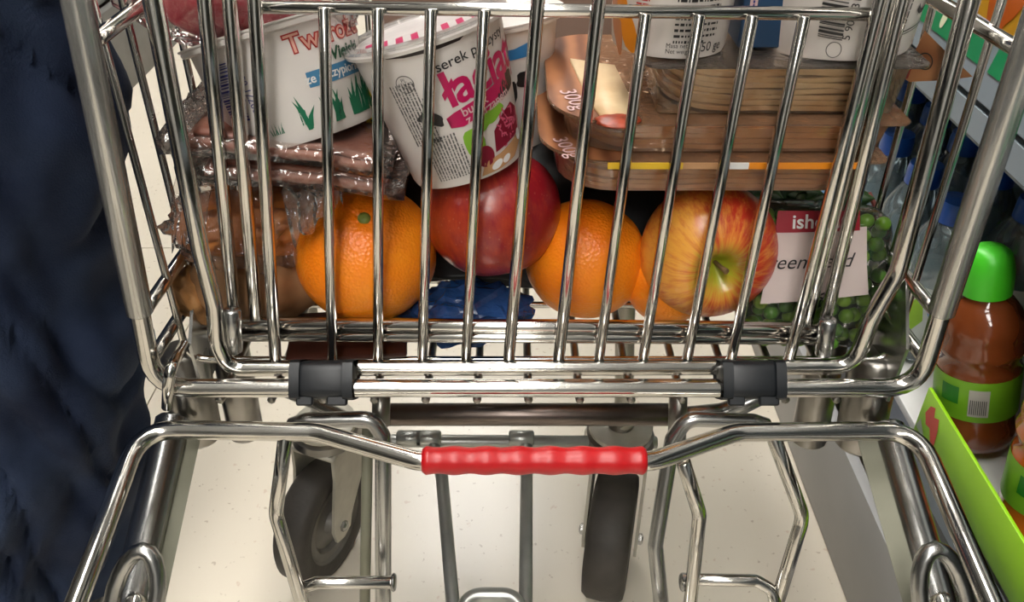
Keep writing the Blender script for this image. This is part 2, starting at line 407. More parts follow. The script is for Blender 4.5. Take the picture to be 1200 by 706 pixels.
# basket ribs (U-shaped) and long wires
BZ = 0.3695; NR = 14
for k in range(NR):
    y = 0.420+0.030*k; xl, xr = -0.2045+0.006*k*0.3, 0.2395-0.0024*k
    lean = 0.010
    tube('basket_rib', [(xl-0.006, y+0.018, 0.648), (xl, y, BZ+0.0), (xr, y, BZ+0.0), (xr+0.006, y+0.018, 0.648)], 0.0024, CHROME, tr, 0.014, seg=8, n=4)
YE = 0.420+0.030*(NR-1)
for k in range(13):
    x = -0.1755+0.0309*k; x2 = x*0.96
    tube('floor_wire', [(x, 0.3845, BZ-0.0030), (x, 0.402, BZ-0.0052), (x2, YE, BZ-0.0052), (x2, YE+0.05, 0.648)], 0.0026, DSTEEL, tr, 0.012, seg=8, n=3)
for (pl, pr) in (((112, 47), (1193, 58)), ((168, 367), (1101, 371)), ((178, 421), (1083, 421))):
    A, B = gp(*pl, -0.012), gp(*pr, -0.012)
    tube('side_wire', [A, (-0.187, YE, A.z)], 0.0040, CHROME, tr)
    tube('side_wire', [B, (0.211, YE, B.z)], 0.0040, CHROME, tr)
tube('basket_rim', [(-0.218, 0.41, 0.650), (-0.195, YE+0.055, 0.650), (0.222, YE+0.055, 0.650), (0.258, 0.41, 0.650)], 0.0055, CHROME, tr, 0.03)
for z in (0.43, 0.50, 0.58): tube('front_wire', [(-0.19, YE+0.008+0.16*(z-BZ), z), (0.214, YE+0.008+0.16*(z-BZ), z)], 0.0032, CHROME, tr)
# black clips joining the two hoops
def clip(px):
    c = (gp(px, 445, -0.010))
    prof = []
    e = link('hoop_clip', rbox_data(0.034, 0.024, 0.0225, 0.006, 3), BLACKP, tr); e.location = c-tr.location; e.rotation_euler = (math.radians(-38), 0, 0)
    for s in (-1, 1):
        rb = link('clip_rib', rbox_data(0.004, 0.0262, 0.0235, 0.005, 2), BLACKP, e); rb.location = (s*0.0155, 0, 0)
    tn = link('clip_tongue', rbox_data(0.012, 0.004, 0.006, 0.001, 1), BLACKP, e); tn.location = (0.009, -0.008, -0.012)
    tn2 = link('clip_tongue', rbox_data(0.010, 0.004, 0.006, 0.001, 1), BLACKP, e); tn2.location = (-0.010, -0.008, -0.012)
clip(381); clip(878)
# small side brackets at the hoop's corners
tube('corner_hook', [gp(216, 404, 0.006), gp(200, 432, -0.026), gp(197, 452, -0.027), gp(196, 478, -0.022)], 0.0034, CHROME, tr, 0.012)
bk = [gp(1032, 352, 0.03), gp(1052, 392, 0.02), gp(1061, 425, 0.0), gp(1064, 452, -0.01), gp(1058, 474, -0.012), gp(1040, 470, 0.0), gp(1006, 470, 0.02), gp(1000, 420, 0.03), gp(1012, 380, 0.03)]
def plate(name, pts, th, m, parent):
    pts = [V(p) for p in pts]; n = len(pts); nn = (pts[1]-pts[0]).cross(pts[2]-pts[0])
    nn = sum(((pts[i]-pts[0]).cross(pts[(i+1) % n]-pts[0]) for i in range(1, n-1)), V((0, 0, 0))).normalized()*th
    off = wo(parent); v = [p-off for p in pts]+[p+nn-off for p in pts]
    f = [tuple(range(n)), tuple(reversed(range(n, 2*n)))]+[(i, n+i, n+(i+1) % n, (i+1) % n) for i in range(n)]
    return link(name, smooth_by_angle(mesh(name, v, f), 30), m, parent)
plate('corner_plate', [(0.236, 0.400, 0.352), (0.236, 0.398, 0.395), (0.238, 0.425, 0.425), (0.238, 0.46, 0.43), (0.236, 0.47, 0.352)], 0.002, STEEL, tr)
plate('corner_plate', [(-0.198, 0.415, 0.345), (-0.198, 0.415, 0.385), (-0.198, 0.44, 0.41), (-0.198, 0.47, 0.41), (-0.198, 0.47, 0.345)], 0.002, STEEL, tr)
# chassis side tubes
def chassis(s, a, b_, strip):
    A, B = a, b_
    d = (B-A).normalized()
    end = B+d*0.33
    tube('chassis_tube', [A-d*0.002, end, V((end.x, end.y-0.06, 0.13))], 0.0108, STEEL, tr, 0.04, seg=18)
    side = V((s, 0, 0))
    # flat inner flange along the tube
    w_ = V((-s*0.016, 0.0, -0.006)); u = V((-s*0.004, 0, 0.002))
    q = [A+u*1.5-V((0, 0, 0.004)), A+w_*1.1, end+w_*1.1, end+u*1.5-V((0, 0, 0.004))]
    plate('chassis_flange', q, 0.006, m_fl, tr)
    # upright that carries the basket
    up = A+V((-s*0.004, 0.018, 0.0))
    tube('basket_post', [up+V((0, 0.0, -0.035)), up+V((0, 0.012, 0.035))], 0.0155, DSTEEL, tr, seg=16)
    tube('basket_post', [up+V((-s*0.020, 0.03, -0.06)), up+V((-s*0.020, 0.04, 0.032))], 0.0125, DSTEEL, tr, seg=16)
m_fl = mat('flange_olive_zinc', (0.24, 0.235, 0.17), 0.55, 0.1, var=0.15)
chassis(-1, atD(203, 492, 0.545), atD(164, 660, 0.505), 1)
chassis(1, atD(1038, 500, 0.54), atD(1088, 668, 0.50), 1)
# loops on the chassis tubes
def loop(cx, py, d, s):
    c = atD(cx, py, d); pts = []
    for k in range(20):
        a = 2*math.pi*k/20; pts.append(c+V((0.0125*math.cos(a)*1.0+s*0.006*math.sin(a)*-1, -0.012*math.sin(a)*-1.2+0.0, 0.026*math.sin(a))))
    tube('hook_loop', pts, 0.0048, STEEL, tr, closed=True, seg=12)
    tube('loop_bolt', [c+V((s*0.004, 0.012, -0.02)), c+V((0, 0.0, 0.002))], 0.0045, CHROME, tr)
loop(157, 706, 0.475, -1); loop(1106, 706, 0.465, 1)
# fold-down rack with the red grip
RKY, RKZ, RKS = 0.368, 0.3625, 7.0
def rp(px, py):                           # rack plane falls 8 degrees towards the viewer
    r = ray(px, py); t = 0.1405; k = (RKZ-H-t*RKY)/(r.z-t*r.y); return V((0, 0, H))+r*k
fa, fb = rp(165, 503), rp(1075, 505)
L1, R1 = rp(88, 711), rp(1163, 711)
Lx, Rx = L1+(L1-fa)*1.2, R1+(R1-fb)*1.2
rk = tube('rack_frame', [Lx, fa, rp(372, 507), rp(490, 541), rp(765, 541), rp(862, 507), fb, Rx], 0.0056, CHROME, tr, [0.022, 0.03, 0.03, 0.03, 0.03, 0.022], seg=14)
g0, g1 = rp(495, 540), rp(757, 540)
gl = (g1-g0).length; prof = []
for k in range(61):
    s = k/60; x = s*gl; e = min(s, 1-s)*gl
    r = 0.0078+0.00045*math.cos(2*math.pi*(s*7))
    if e < 0.0018: r *= 0.80+0.2*math.sqrt(max(0, e/0.0018))
    prof.append((r, x))
gr = lathe('grip', prof, mat('grip_red_plastic', (0.55, 0.008, 0.012), 0.33, var=0.1, scale=60, bump=0.04, bscale=300), tr, 24, ang=60)
gr['label'] = 'wavy red plastic hand grip'
gr.rotation_euler = (0, math.pi/2, 0); gr.location = g0-tr.location
def rq(px, py, drop): p = rp(px, py); return p
def lw(px, py, y, dz=0): return atY(px, py, y)
# bent wires that hang from the rack frame down to the crate tray
def hang(name, px_pts, y_pts, r, fr=0.02, m=CHROME):
    return tube(name, [atY(a, b_, y) for (a, b_), y in zip(px_pts, y_pts)], r, m, tr, fr, seg=12)
hang('rack_arm', [(335, 508), (323, 602), (362, 735)], [0.362, 0.352, 0.325], 0.0044)
hang('rack_arm', [(905, 508), (941, 606), (902, 735)], [0.362, 0.352, 0.325], 0.0044)
hang('rack_arm', [(800, 540), (820, 603), (806, 735)], [0.352, 0.346, 0.325], 0.0044)
hang('rack_link', [(352, 690), (372, 683), (460, 683)], [0.337, 0.338, 0.338], 0.0040, 0.008)
hang('rack_link', [(798, 679), (886, 681), (905, 692), (912, 720)], [0.338, 0.338, 0.334, 0.325], 0.0040, 0.008)
for px, y in ((462, 0.338), (800, 0.338)):
    tube('link_bolt', [atY(px-3, 683, y), atY(px+2, 683, y)], 0.006, STEEL, tr)
hang('tray_post', [(340, 500), (360, 493), (436, 491), (449, 512), (449, 740)], [0.392, 0.392, 0.392, 0.388, 0.335], 0.0052, 0.012, STEEL)
hang('tray_post', [(900, 500), (882, 494), (805, 491), (788, 515), (768, 640), (778, 740)], [0.392, 0.392, 0.392, 0.388, 0.36, 0.335], 0.0050, 0.012, STEEL)
hang('tray_stay', [(447, 462), (446, 500)], [0.41, 0.40], 0.0060, 0.0, DSTEEL)
hang('tray_stay', [(795, 462), (793, 520)], [0.41, 0.40], 0.0060, 0.0, DSTEEL)
hang('tray_stay', [(431, 495), (427, 740)], [0.42, 0.365], 0.0038, 0.0, m_fl)
hang('tray_stay', [(332, 458), (420, 495), (447, 497)], [0.45, 0.42, 0.41], 0.0042, 0.01, STEEL)
hang('tray_stay', [(893, 462), (850, 484), (800, 489)], [0.42, 0.42, 0.415], 0.0068, 0.02, STEEL)
tube('cross_tube', [atD(452, 486, 0.60), atD(789, 486, 0.60)], 0.0082, mat('dark_reflection_steel', (0.22, 0.18, 0.16), 0.3, 1.0, var=0.3), tr, seg=14)  # brown tone is a dark reflection put into the steel colour
# low front bar of the chassis between the castors and its converging tray wires
ZINC = mat('pale_zinc', (0.52, 0.53, 0.50), 0.32, 0.7, var=0.2, scale=30)
LZ = 0.150
tube('front_bar', [atZ(395, 517, LZ), atZ(470, 517, LZ), atZ(770, 519, LZ)], 0.0062, ZINC, tr, seg=12)
tube('tray_wire', [atZ(507, 517, LZ), atZ(518, 560, LZ-0.004), atZ(531, 712, LZ-0.03), V((-0.03, 0.06, 0.125))], 0.0058, ZINC, tr, 0.02)
tube('tray_wire', [atZ(617, 519, LZ), atZ(617, 560, LZ-0.004), atZ(616, 712, LZ-0.03), V((0.02, 0.06, 0.125))], 0.0058, ZINC, tr, 0.02)
for px in (481, 503, 612): tube('weld_lug', [atZ(px-16, 514, LZ+0.004), atZ(px+14, 514, LZ+0.004)], 0.0075, ZINC, tr)
tube('tray_bow', [atZ(536, 725, 0.155), atZ(552, 698, 0.16), atZ(600, 698, 0.16), atZ(618, 725, 0.155)], 0.0058, ZINC, tr, 0.014)
tube('rear_axle_bar', [(-0.225, 0.06, 0.125), (0.265, 0.06, 0.125)], 0.008, STEEL, tr, seg=12)
tube('tray_bar', [atY(362, 738, 0.325), atY(902, 738, 0.325)], 0.0046, CHROME, tr)
tube('tray_bow_stem', [atZ(536, 725, 0.155), V((-0.04, 0.30, 0.205)), atY(545, 738, 0.325)], 0.005, STEEL, tr, 0.01)
# castors
m_tyre = mat('tyre_grey_rubber', (0.062, 0.054, 0.046), 0.6, var=0.35, scale=35, bump=0.15, bscale=250)
m_hub = mat('hub_grey', (0.20, 0.185, 0.165), 0.5, var=0.25, scale=40)
m_fork = mat('fork_cream_zinc', (0.56, 0.53, 0.45), 0.42, 0.35, var=0.2, scale=40, bump=0.05)
def castor(c, yaw, R, wd, pivot):
    """swivel castor: wheel with axle along its local x, fork, bearing"""
    pv, pf = lathe_data([(0.027, -0.004), (0.029, -0.002), (0.029, 0.002), (0.022, 0.004)], 28)
    e = link('castor', smooth_by_angle(mesh('castor', pv, pf), 40), m_fork, tr); e.location = pivot+V((0, 0, 0.012))-tr.location
    e['label'] = 'swivel castor with grey wheel and cream fork'
    base = wo(e)
    Rz = Matrix.Rotation(yaw, 4, 'Z')
    def sub(name, me, m, M):
        o = link(name, me, m, e); me.transform(M); me.transform(Matrix.Translation(-base)); return o
    ax = Matrix.Translation(c) @ Rz @ Matrix.Rotation(math.pi/2, 4, 'Y')
    h = wd/2
    pt = [(R*0.66, -h*0.86), (R*0.80, -h), (R*0.92, -h*0.95), (R*0.985, -h*0.7), (R, 0), (R*0.985, h*0.7), (R*0.92, h*0.95), (R*0.80, h), (R*0.66, h*0.86)]
    v, f = lathe_data(pt, 48, False, False); sub('tyre', mesh('tyre', v, f), m_tyre, ax)
    ph = [(0.004, -h*0.95), (R*0.16, -h*0.95), (R*0.2, -h*0.6), (R*0.44, -h*0.45), (R*0.50, -h*0.7), (R*0.62, -h*0.72), (R*0.67, -h*0.88), (R*0.67, h*0.88), (R*0.62, h*0.72), (R*0.50, h*0.7), (R*0.44, h*0.45), (R*0.2, h*0.6), (R*0.16, h*0.95), (0.004, h*0.95)]
    v, f = lathe_data(ph, 36); sub('wheel_hub', smooth_by_angle(mesh('wheel_hub', v, f), 35), m_hub, ax)
    # fork: two cheeks and a crown
    piv = (Rz.inverted() @ (pivot-c).to_4d()).to_3d() if False else (Matrix.Rotation(-yaw, 3, 'Z') @ (pivot-c))
    top = pivot.z-0.004-c.z
    for s in (-1, 1):
        x0 = s*(h+0.0045)
        pts = [(-0.012, -0.012), (0.0, -0.016), (0.012, -0.012), (0.016, 0.0), (piv.y+0.030, top*0.62), (piv.y+0.028, top), (piv.y-0.028, top), (piv.y-0.030, top*0.72), (-0.015, 0.004)]
        n = len(pts); vv = [V((x0-0.0015, a, b_)) for a, b_ in pts]+[V((x0+0.0015, a, b_)) for a, b_ in pts]
        ff = [tuple(range(n)), tuple(reversed(range(n, 2*n)))]+[(i, n+i, n+(i+1) % n, (i+1) % n) for i in range(n)]
        sub('fork_cheek', smooth_by_angle(mesh('fork_cheek', vv, ff), 30), m_fork, Matrix.Translation(c) @ Rz)
        v, f = lathe_data([(0.0055, 0), (0.0055, 0.003), (0.003, 0.0045)], 6)
        sub('axle_nut', smooth_by_angle(mesh('axle_nut', v, f), 30), STEEL, Matrix.Translation(c) @ Rz @ Matrix.Translation((s*(h+0.006), 0, 0)) @ Matrix.Rotation(s*math.pi/2, 4, 'Y'))
    me = rbox_data(wd+0.012, 0.058, 0.006, 0.002, 1); sub('fork_crown', me, m_fork, Matrix.Translation(c) @ Rz @ Matrix.Translation((0, piv.y, top)))
    v, f = lathe_data([(0.030, 0.0), (0.033, 0.004), (0.031, 0.010), (0.024, 0.013), (0.012, 0.014), (0.012, 0.03)], 28)
    sub('bearing', smooth_by_angle(mesh('bearing', v, f), 40), DSTEEL, Matrix.Translation(pivot+V((0, 0, -0.004))))
    return e
cl = atZ(378, 608, 0.062); castor(cl, math.radians(-22), 0.062, 0.034, V((cl.x+0.010, cl.y+0.028, 0.150)))
cr = atZ(716, 626, 0.062); castor(cr, math.radians(-13), 0.062, 0.040, V((cr.x+0.006, cr.y+0.040, 0.150)))
# carriers above the castors up to the basket
for c in (cl, cr):
    tube('castor_post', [(c.x+0.008, c.y+0.035, 0.168), (c.x+0.004, c.y+0.055, 0.26), (c.x, c.y+0.06, 0.3605)], 0.0085, m_fork, tr, 0.05, seg=14)
# rear castors below the picture
for x, bx in ((-0.20, 0), (0.245, 0)):
    c = V((x, -0.02, 0.062)); castor(c, 0.0, 0.062, 0.034, V((x, 0.02, 0.150)))
#@@GROCERIES
# ================================================================== groceries in the basket
def ico_blob(c, rad, sub=4, amp=0.0, freq=8.0, seed=0.0, ridge=0.0):
    bm = bmesh.new(); bmesh.ops.create_icosphere(bm, subdivisions=sub, radius=1)
    for v in bm.verts:
        n = v.co.normalized(); k = 1+amp*noise.noise(n*freq*0.3+V((seed, seed*2, 1)))
        if ridge: k += ridge*(noise.ridged_multi_fractal(n*freq*0.5+V((seed, 3, seed)), 0.9, 2.1, 3, 1.0, 2.0)-1.2)
        v.co = V((n.x*rad[0]*k, n.y*rad[1]*k, n.z*rad[2]*k))
    me = bpy.data.meshes.new('blob'); bm.to_mesh(me); bm.free()
    me.polygons.foreach_set('use_smooth', [True]*len(me.polygons)); return me
# -- oranges
def orange_material():
    m, N, L, b = _new('orange_peel'); b.inputs['Roughness'].default_value = 0.36
    b.inputs['Subsurface Weight'].default_value = 0.15; b.inputs['Subsurface Radius'].default_value = (0.012, 0.004, 0.001); b.inputs['Subsurface Scale'].default_value = 0.3
    tc = N.new('ShaderNodeTexCoord'); n1 = N.new('ShaderNodeTexNoise'); n1.inputs['Scale'].default_value = 18; n1.inputs['Detail'].default_value = 4
    L.new(tc.outputs['Object'], n1.inputs['Vector'])
    r = N.new('ShaderNodeValToRGB'); r.color_ramp.elements[0].color = (0.90, 0.20, 0.004, 1); r.color_ramp.elements[1].color = (1.0, 0.35, 0.014, 1)
    r.color_ramp.elements[0].position = 0.3; r.color_ramp.elements[1].position = 0.7
    L.new(n1.outputs['Fac'], r.inputs['Fac']); L.new(r.outputs['Color'], b.inputs['Base Color'])
    vz = N.new('ShaderNodeTexVoronoi'); vz.inputs['Scale'].default_value = 520; L.new(tc.outputs['Object'], vz.inputs['Vector'])
    n2 = N.new('ShaderNodeTexNoise'); n2.inputs['Scale'].default_value = 110; L.new(tc.outputs['Object'], n2.inputs['Vector'])
    ad = N.new('ShaderNodeMath'); ad.operation = 'ADD'; L.new(vz.outputs['Distance'], ad.inputs[0]); L.new(n2.outputs['Fac'], ad.inputs[1])
    bp = N.new('ShaderNodeBump'); bp.inputs['Strength'].default_value = 0.35; bp.inputs['Distance'].default_value = 0.0012
    L.new(ad.outputs[0], bp.inputs['Height']); L.new(bp.outputs['Normal'], b.inputs['Normal']); return m
m_orange = orange_material()
m_calyx = mat('orange_calyx', (0.16, 0.20, 0.03), 0.6, var=0.4, scale=300)
def orange(c, r, axis, label, flat=0.94, button=True):
    t = []
    e = empty('orange', c-V((0, 0, r*flat)), label, 'orange', 'oranges in the trolley')
    prof = []
    for k in range(33):
        a = math.pi*k/32; rr = r*math.sin(a); z = r*flat*math.cos(a)
        d = 0.05*r*math.exp(-(rr/(0.16*r))**2); z -= math.copysign(d, z) if k not in (16,) else 0
        prof.append((max(rr, 0.0002), z))
    prof.reverse()
    v, f = lathe_data(prof, 48); rot = orient(axis)
    vv = []
    for p in v:
        n = p.normalized(); q = p*(1+0.012*noise.noise(n*2.2+c*40)+0.006*noise.noise(n*6))
        # faint pleats that run into the stem
        a = math.atan2(p.y, p.x); q *= 1+0.006*math.cos(a*5)*math.exp(-((p.z-r)/(0.25*r))**2)
        vv.append(rot @ q+V((0, 0, r*flat)))
    link('peel', mesh('peel', vv, f), m_orange, e)
    if button:
        v, f = lathe_data([(0.0005, -0.002), (0.0042, -0.0012), (0.0038, 0.0012), (0.0015, 0.0022), (0.0003, 0.0018)], 10)
        link('calyx', mesh('calyx', [rot @ (p+V((0, 0, r*flat*0.955)))+V((0, 0, r*flat)) for p in v], f), m_calyx, e)
    return e
orange(V((-0.0925, 0.4590, 0.4245)), 0.0445, camdir(0.13, 0.45, 0.9), 'large orange with a green stem button between brown bun and red apple', 0.97)
orange(V((0.0475, 0.4700, 0.4130)), 0.0395, camdir(0.3, 0.75, -0.6), 'glossy orange between the dark red apple and the streaked apple', 0.96)
orange(V((0.1020, 0.4610, 0.4040)), 0.0300, camdir(-0.3, 0.2, -0.9), 'small orange pressed beneath the streaked apple', 0.80, False)
# -- apples
def apple_material(name, cpole, cbase, cred, lo, hi, polew):
    m, N, L, b = _new(name); b.inputs['Roughness'].default_value = 0.30; b.inputs['Coat Weight'].default_value = 0.25; b.inputs['Coat Roughness'].default_value = 0.15
    tc = N.new('ShaderNodeTexCoord'); sx = N.new('ShaderNodeSeparateXYZ'); L.new(tc.outputs['Object'], sx.inputs[0])
    cb = N.new('ShaderNodeCombineXYZ'); L.new(sx.outputs[0], cb.inputs[0]); L.new(sx.outputs[1], cb.inputs[1])
    nm = N.new('ShaderNodeVectorMath'); nm.operation = 'NORMALIZE'; L.new(cb.outputs[0], nm.inputs[0])
    mz = N.new('ShaderNodeMath'); mz.operation = 'MULTIPLY'; mz.inputs[1].default_value = 12.0; L.new(sx.outputs[2], mz.inputs[0])
    c2 = N.new('ShaderNodeCombineXYZ'); L.new(mz.outputs[0], c2.inputs[2])
    av = N.new('ShaderNodeVectorMath'); av.operation = 'ADD'; L.new(nm.outputs[0], av.inputs[0]); L.new(c2.outputs[0], av.inputs[1])
    n1 = N.new('ShaderNodeTexNoise'); n1.inputs['Scale'].default_value = 9; n1.inputs['Detail'].default_value = 6; n1.inputs['Roughness'].default_value = 0.7; L.new(av.outputs[0], n1.inputs['Vector'])
    n2 = N.new('ShaderNodeTexNoise'); n2.inputs['Scale'].default_value = 28; n2.inputs['Detail'].default_value = 3; L.new(tc.outputs['Object'], n2.inputs['Vector'])
    ad = N.new('ShaderNodeMath'); ad.operation = 'MULTIPLY_ADD'; ad.inputs[1].default_value = 0.55; L.new(n2.outputs['Fac'], ad.inputs[0]); L.new(n1.outputs['Fac'], ad.inputs[2])
    # one cheek redder than the other
    ax = N.new('ShaderNodeMath'); ax.operation = 'MULTIPLY_ADD'; ax.inputs[1].default_value = 4.0; L.new(sx.outputs[0], ax.inputs[0]); L.new(ad.outputs[0], ax.inputs[2])
    r = N.new('ShaderNodeValToRGB'); r.color_ramp.elements[0].position = lo; r.color_ramp.elements[1].position = hi
    r.color_ramp.elements[0].color = (*cbase, 1); r.color_ramp.elements[1].color = (*cred, 1); L.new(ax.outputs[0], r.inputs['Fac'])
    rp_ = N.new('ShaderNodeValToRGB'); rp_.color_ramp.elements[0].position = polew[0]; rp_.color_ramp.elements[1].position = polew[1]
    ln = N.new('ShaderNodeVectorMath'); ln.operation = 'LENGTH'; L.new(cb.outputs[0], ln.inputs[0])
    # green only around the stem end (local +z)
    st = N.new('ShaderNodeMath'); st.operation = 'MULTIPLY_ADD'; st.inputs[1].default_value = 26.0; st.inputs[2].default_value = 0.0; L.new(ln.outputs['Value'], st.inputs[0])
    nn = N.new('ShaderNodeMath'); nn.operation = 'MULTIPLY_ADD'; nn.inputs[1].default_value = 0.5; L.new(n1.outputs['Fac'], nn.inputs[0]); L.new(st.outputs[0], nn.inputs[2])
    neg = N.new('ShaderNodeMath'); neg.operation = 'LESS_THAN'; neg.inputs[1].default_value = 0.0; L.new(sx.outputs[2], neg.inputs[0])
    n3 = N.new('ShaderNodeMath'); n3.operation = 'ADD'; L.new(nn.outputs[0], n3.inputs[0]); L.new(neg.outputs[0], n3.inputs[1]); L.new(n3.outputs[0], rp_.inputs['Fac'])
    mx = N.new('ShaderNodeMix'); mx.data_type = 'RGBA'; mx.inputs['A'].default_value = (*cpole, 1); L.new(rp_.outputs['Color'], mx.inputs['Factor']); L.new(r.outputs['Color'], mx.inputs['B'])
    # pale lenticels
    vz = N.new('ShaderNodeTexVoronoi'); vz.inputs['Scale'].default_value = 260; L.new(tc.outputs['Object'], vz.inputs['Vector'])
    rv = N.new('ShaderNodeValToRGB'); rv.color_ramp.elements[0].position = 0.10; rv.color_ramp.elements[1].position = 0.18; rv.color_ramp.elements[0].color = (0.16, 0.16, 0.16, 1); rv.color_ramp.elements[1].color = (0, 0, 0, 1)
    L.new(vz.outputs['Distance'], rv.inputs['Fac'])
    m3 = N.new('ShaderNodeMix'); m3.data_type = 'RGBA'; m3.inputs['B'].default_value = (0.72, 0.50, 0.28, 1); L.new(rv.outputs['Color'], m3.inputs['Factor']); L.new(mx.outputs['Result'], m3.inputs['A'])
    L.new(m3.outputs['Result'], b.inputs['Base Color']); return m
def apple(c, r, axis, m, label, spin=0.0, hgt=0.90):
    e = empty('apple', c-V((0, 0, r*0.9)), label, 'apple', 'apples in the trolley')
    prof = []
    for k in range(41):
        a = math.pi*k/40; rr = r*math.sin(a)**0.85; z = r*hgt*math.cos(a)
        rr *= 1+0.06*math.cos(a)
        if z > 0: z -= 0.42*r*math.exp(-(rr/(0.24*r))**2)
        else: z += 0.25*r*math.exp(-(rr/(0.28*r))**2)
        prof.append((max(rr, 0.0002), z))
    prof.reverse(); v, f = lathe_data(prof, 48)
    vv = []
    for p in v:
        a = math.atan2(p.y, p.x); k = 1+0.018*math.cos(a*5)*(0.5-0.5*p.z/r)+0.02*noise.noise(p.normalized()*1.3+c*20)
        vv.append(V((p.x*k, p.y*k, p.z)))
    o = link('flesh', mesh('flesh', vv, f), m, e); M = orient(axis, spin); place(o, M, V((0, 0, r*0.9)))
    s = sweep(fillet([(0, 0, r*hgt*0.52), (0.0015, 0.001, r*hgt*0.74), (0.004, 0.0, r*hgt*0.88)], 0.004), [0.0016]*9, 8) if False else sweep([(0, 0, r*hgt*0.45), (0.0012, 0.0006, r*hgt*0.68), (0.0035, 0.001, r*hgt*0.9)], [0.0014, 0.0013, 0.0019], 8)
    q = link('stem', mesh('stem', s[0], s[1]), mat('apple_stem', (0.22, 0.13, 0.05), 0.7, var=0.4, scale=200), e); place(q, M, V((0, 0, r*0.9)))
    return e
m_apA = apple_material('apple_dark_red', (0.28, 0.02, 0.02), (0.46, 0.06, 0.018), (0.25, 0.006, 0.014), 0.42, 0.86, (0.15, 0.4))
m_apB = apple_material('apple_streaked', (0.34, 0.36, 0.02), (0.86, 0.40, 0.06), (0.55, 0.035, 0.016), 0.58, 0.92, (0.42, 0.80))
apple(V((-0.0120, 0.4690, 0.4470)), 0.0430, camdir(-0.15, 0.90, 0.30), m_apA, 'dark red apple resting on two oranges under the tilted cheese cup', 0.4)
apple(V((0.1225, 0.4560, 0.4290)), 0.0430, camdir(0.06, -0.50, 0.86), m_apB, 'red and yellow streaked apple showing its green stem hollow', 2.9, 0.80)
# -- crumpled dark blue wrapper and flat brown pack on the basket floor
m_blue = mat('blue_foil_wrapper', (0.02, 0.065, 0.20), 0.25, var=0.5, scale=50, bump=0.9, bscale=110)
me = ico_blob(None, (0.040, 0.030, 0.0150), 4, 0.25, 14, 2.0, 0.09); me.polygons.foreach_set('use_smooth', [False]*len(me.polygons))
o = link('crumpled_wrapper', me, m_blue); o.location = (-0.028, 0.446, 0.3875); o.rotation_euler = (0, math.radians(-3), 0)
tag(o, 'crumpled dark blue plastic wrapper under the dark red apple', 'wrapper')
o = link('dark_gap_filler', ico_blob(None, (0.185, 0.075, 0.052), 5, 0.12, 10, 12.0, 0.03), mat('gap_filler_black', (0.006, 0.006, 0.007), 0.45, var=0.3, bump=0.4, bscale=60)); o.location = (0.02, 0.585, 0.428)  # added black shape: darkens the gaps behind the fruit, blocks floor bounce
for v in o.data.vertices: v.co.y = math.copysign((abs(v.co.y)/0.075)**0.6*0.075, v.co.y); v.co.z = math.copysign((abs(v.co.z)/0.052)**0.5*0.052, v.co.z); v.co.y -= (0.055*max(0, -v.co.z/0.052)**2 if v.co.y < 0 else 0)
tag(o, 'added black filler shape darkening the gaps behind the fruit in the basket', 'bag')
o = box('gap_filler_box', (0.045, 0.735, 0.490), (0.31, 0.11, 0.232), mat('gap_filler_brown', (0.30, 0.19, 0.14), 0.7, var=0.15, scale=14), None, 0.002)  # added box, fills the dark gap behind the groceries
tag(o, 'added plain brown box filling the dark gap at the far end of the basket', 'box')
# -- potato-like tan bun in the corner and flat brown sachet
m_bun = mat('bun_tan_crust', (0.36, 0.19, 0.085), 0.6, var=0.45, scale=30, bump=0.25, bscale=120)
me = ico_blob(None, (0.046, 0.046, 0.031), 4, 0.16, 7, 5.0)
for v in me.vertices: v.co.x = math.copysign(abs(v.co.x/0.046)**0.8*0.046, v.co.x)
o = link('bread_roll', me, m_bun); o.location = (-0.1745+0.012, 0.470, 0.4065); tag(o, 'tan bread roll in the corner under the bag of buns', 'bread roll')
# sliced brown piece at the trolley corner
o = link('ginger_piece', ico_blob(None, (0.011, 0.016, 0.020), 4, 0.25, 9, 9.0), mat('ginger_skin', (0.46, 0.22, 0.07), 0.65, var=0.5, scale=90, bump=0.4, bscale=300))
o.location = atY(228, 345, 0.447); o.rotation_euler = (0.2, -0.4, 0); tag(o, 'rough orange-brown ginger piece against the left basket side', 'ginger')
o = box('flat_sachet', (-0.105, 0.436, 0.3770), (0.075, 0.05, 0.0045), mat('sachet_brown', (0.055, 0.016, 0.010), 0.35, var=0.4, scale=30), None, 0.002, (0, 0, 0.1)); tag(o, 'flat dark brown sachet lying on the basket floor below the large orange', 'sachet')
# -- round cheese tub with lettering
m_tub = mat('tub_white', (0.71, 0.665, 0.63), 0.38, var=0.06, scale=25)
P_RED = pmat('red', (0.42, 0.02, 0.015)); P_PINK = pmat('salmon', (0.70, 0.36, 0.28)); P_DGRN = pmat('dark_green', (0.008, 0.07, 0.03)); P_GRN = pmat('grass_green', (0.005, 0.13, 0.06))
P_BLUE = pmat('blue', (0.055, 0.20, 0.36)); P_WHITE = pmat('white', (0.75, 0.75, 0.73)); P_VIO = pmat('barcode_violet', (0.025, 0.03, 0.20)); P_MAG = pmat('magenta', (0.48, 0.004, 0.09))
P_LEAF = pmat('leaf_green', (0.20, 0.42, 0.03)); P_BEET = pmat('beetroot', (0.20, 0.006, 0.025)); P_BREAD = pmat('bread', (0.48, 0.26, 0.12)); P_DARK = pmat('cocoa', (0.03, 0.018, 0.015)); P_ORG = pmat('orange_fruit', (0.75, 0.25, 0.01)); P_LPINK = pmat('pale_pink', (0.62, 0.42, 0.42)); P_YEL = pmat('yellow', (0.75, 0.48, 0.02)); P_GREY = pmat('small_grey', (0.07, 0.065, 0.065))
P_SKY = pmat('sky_blue', (0.02, 0.20, 0.50)); P_GRATED = pmat('grated_pink', (0.60, 0.10, 0.18))
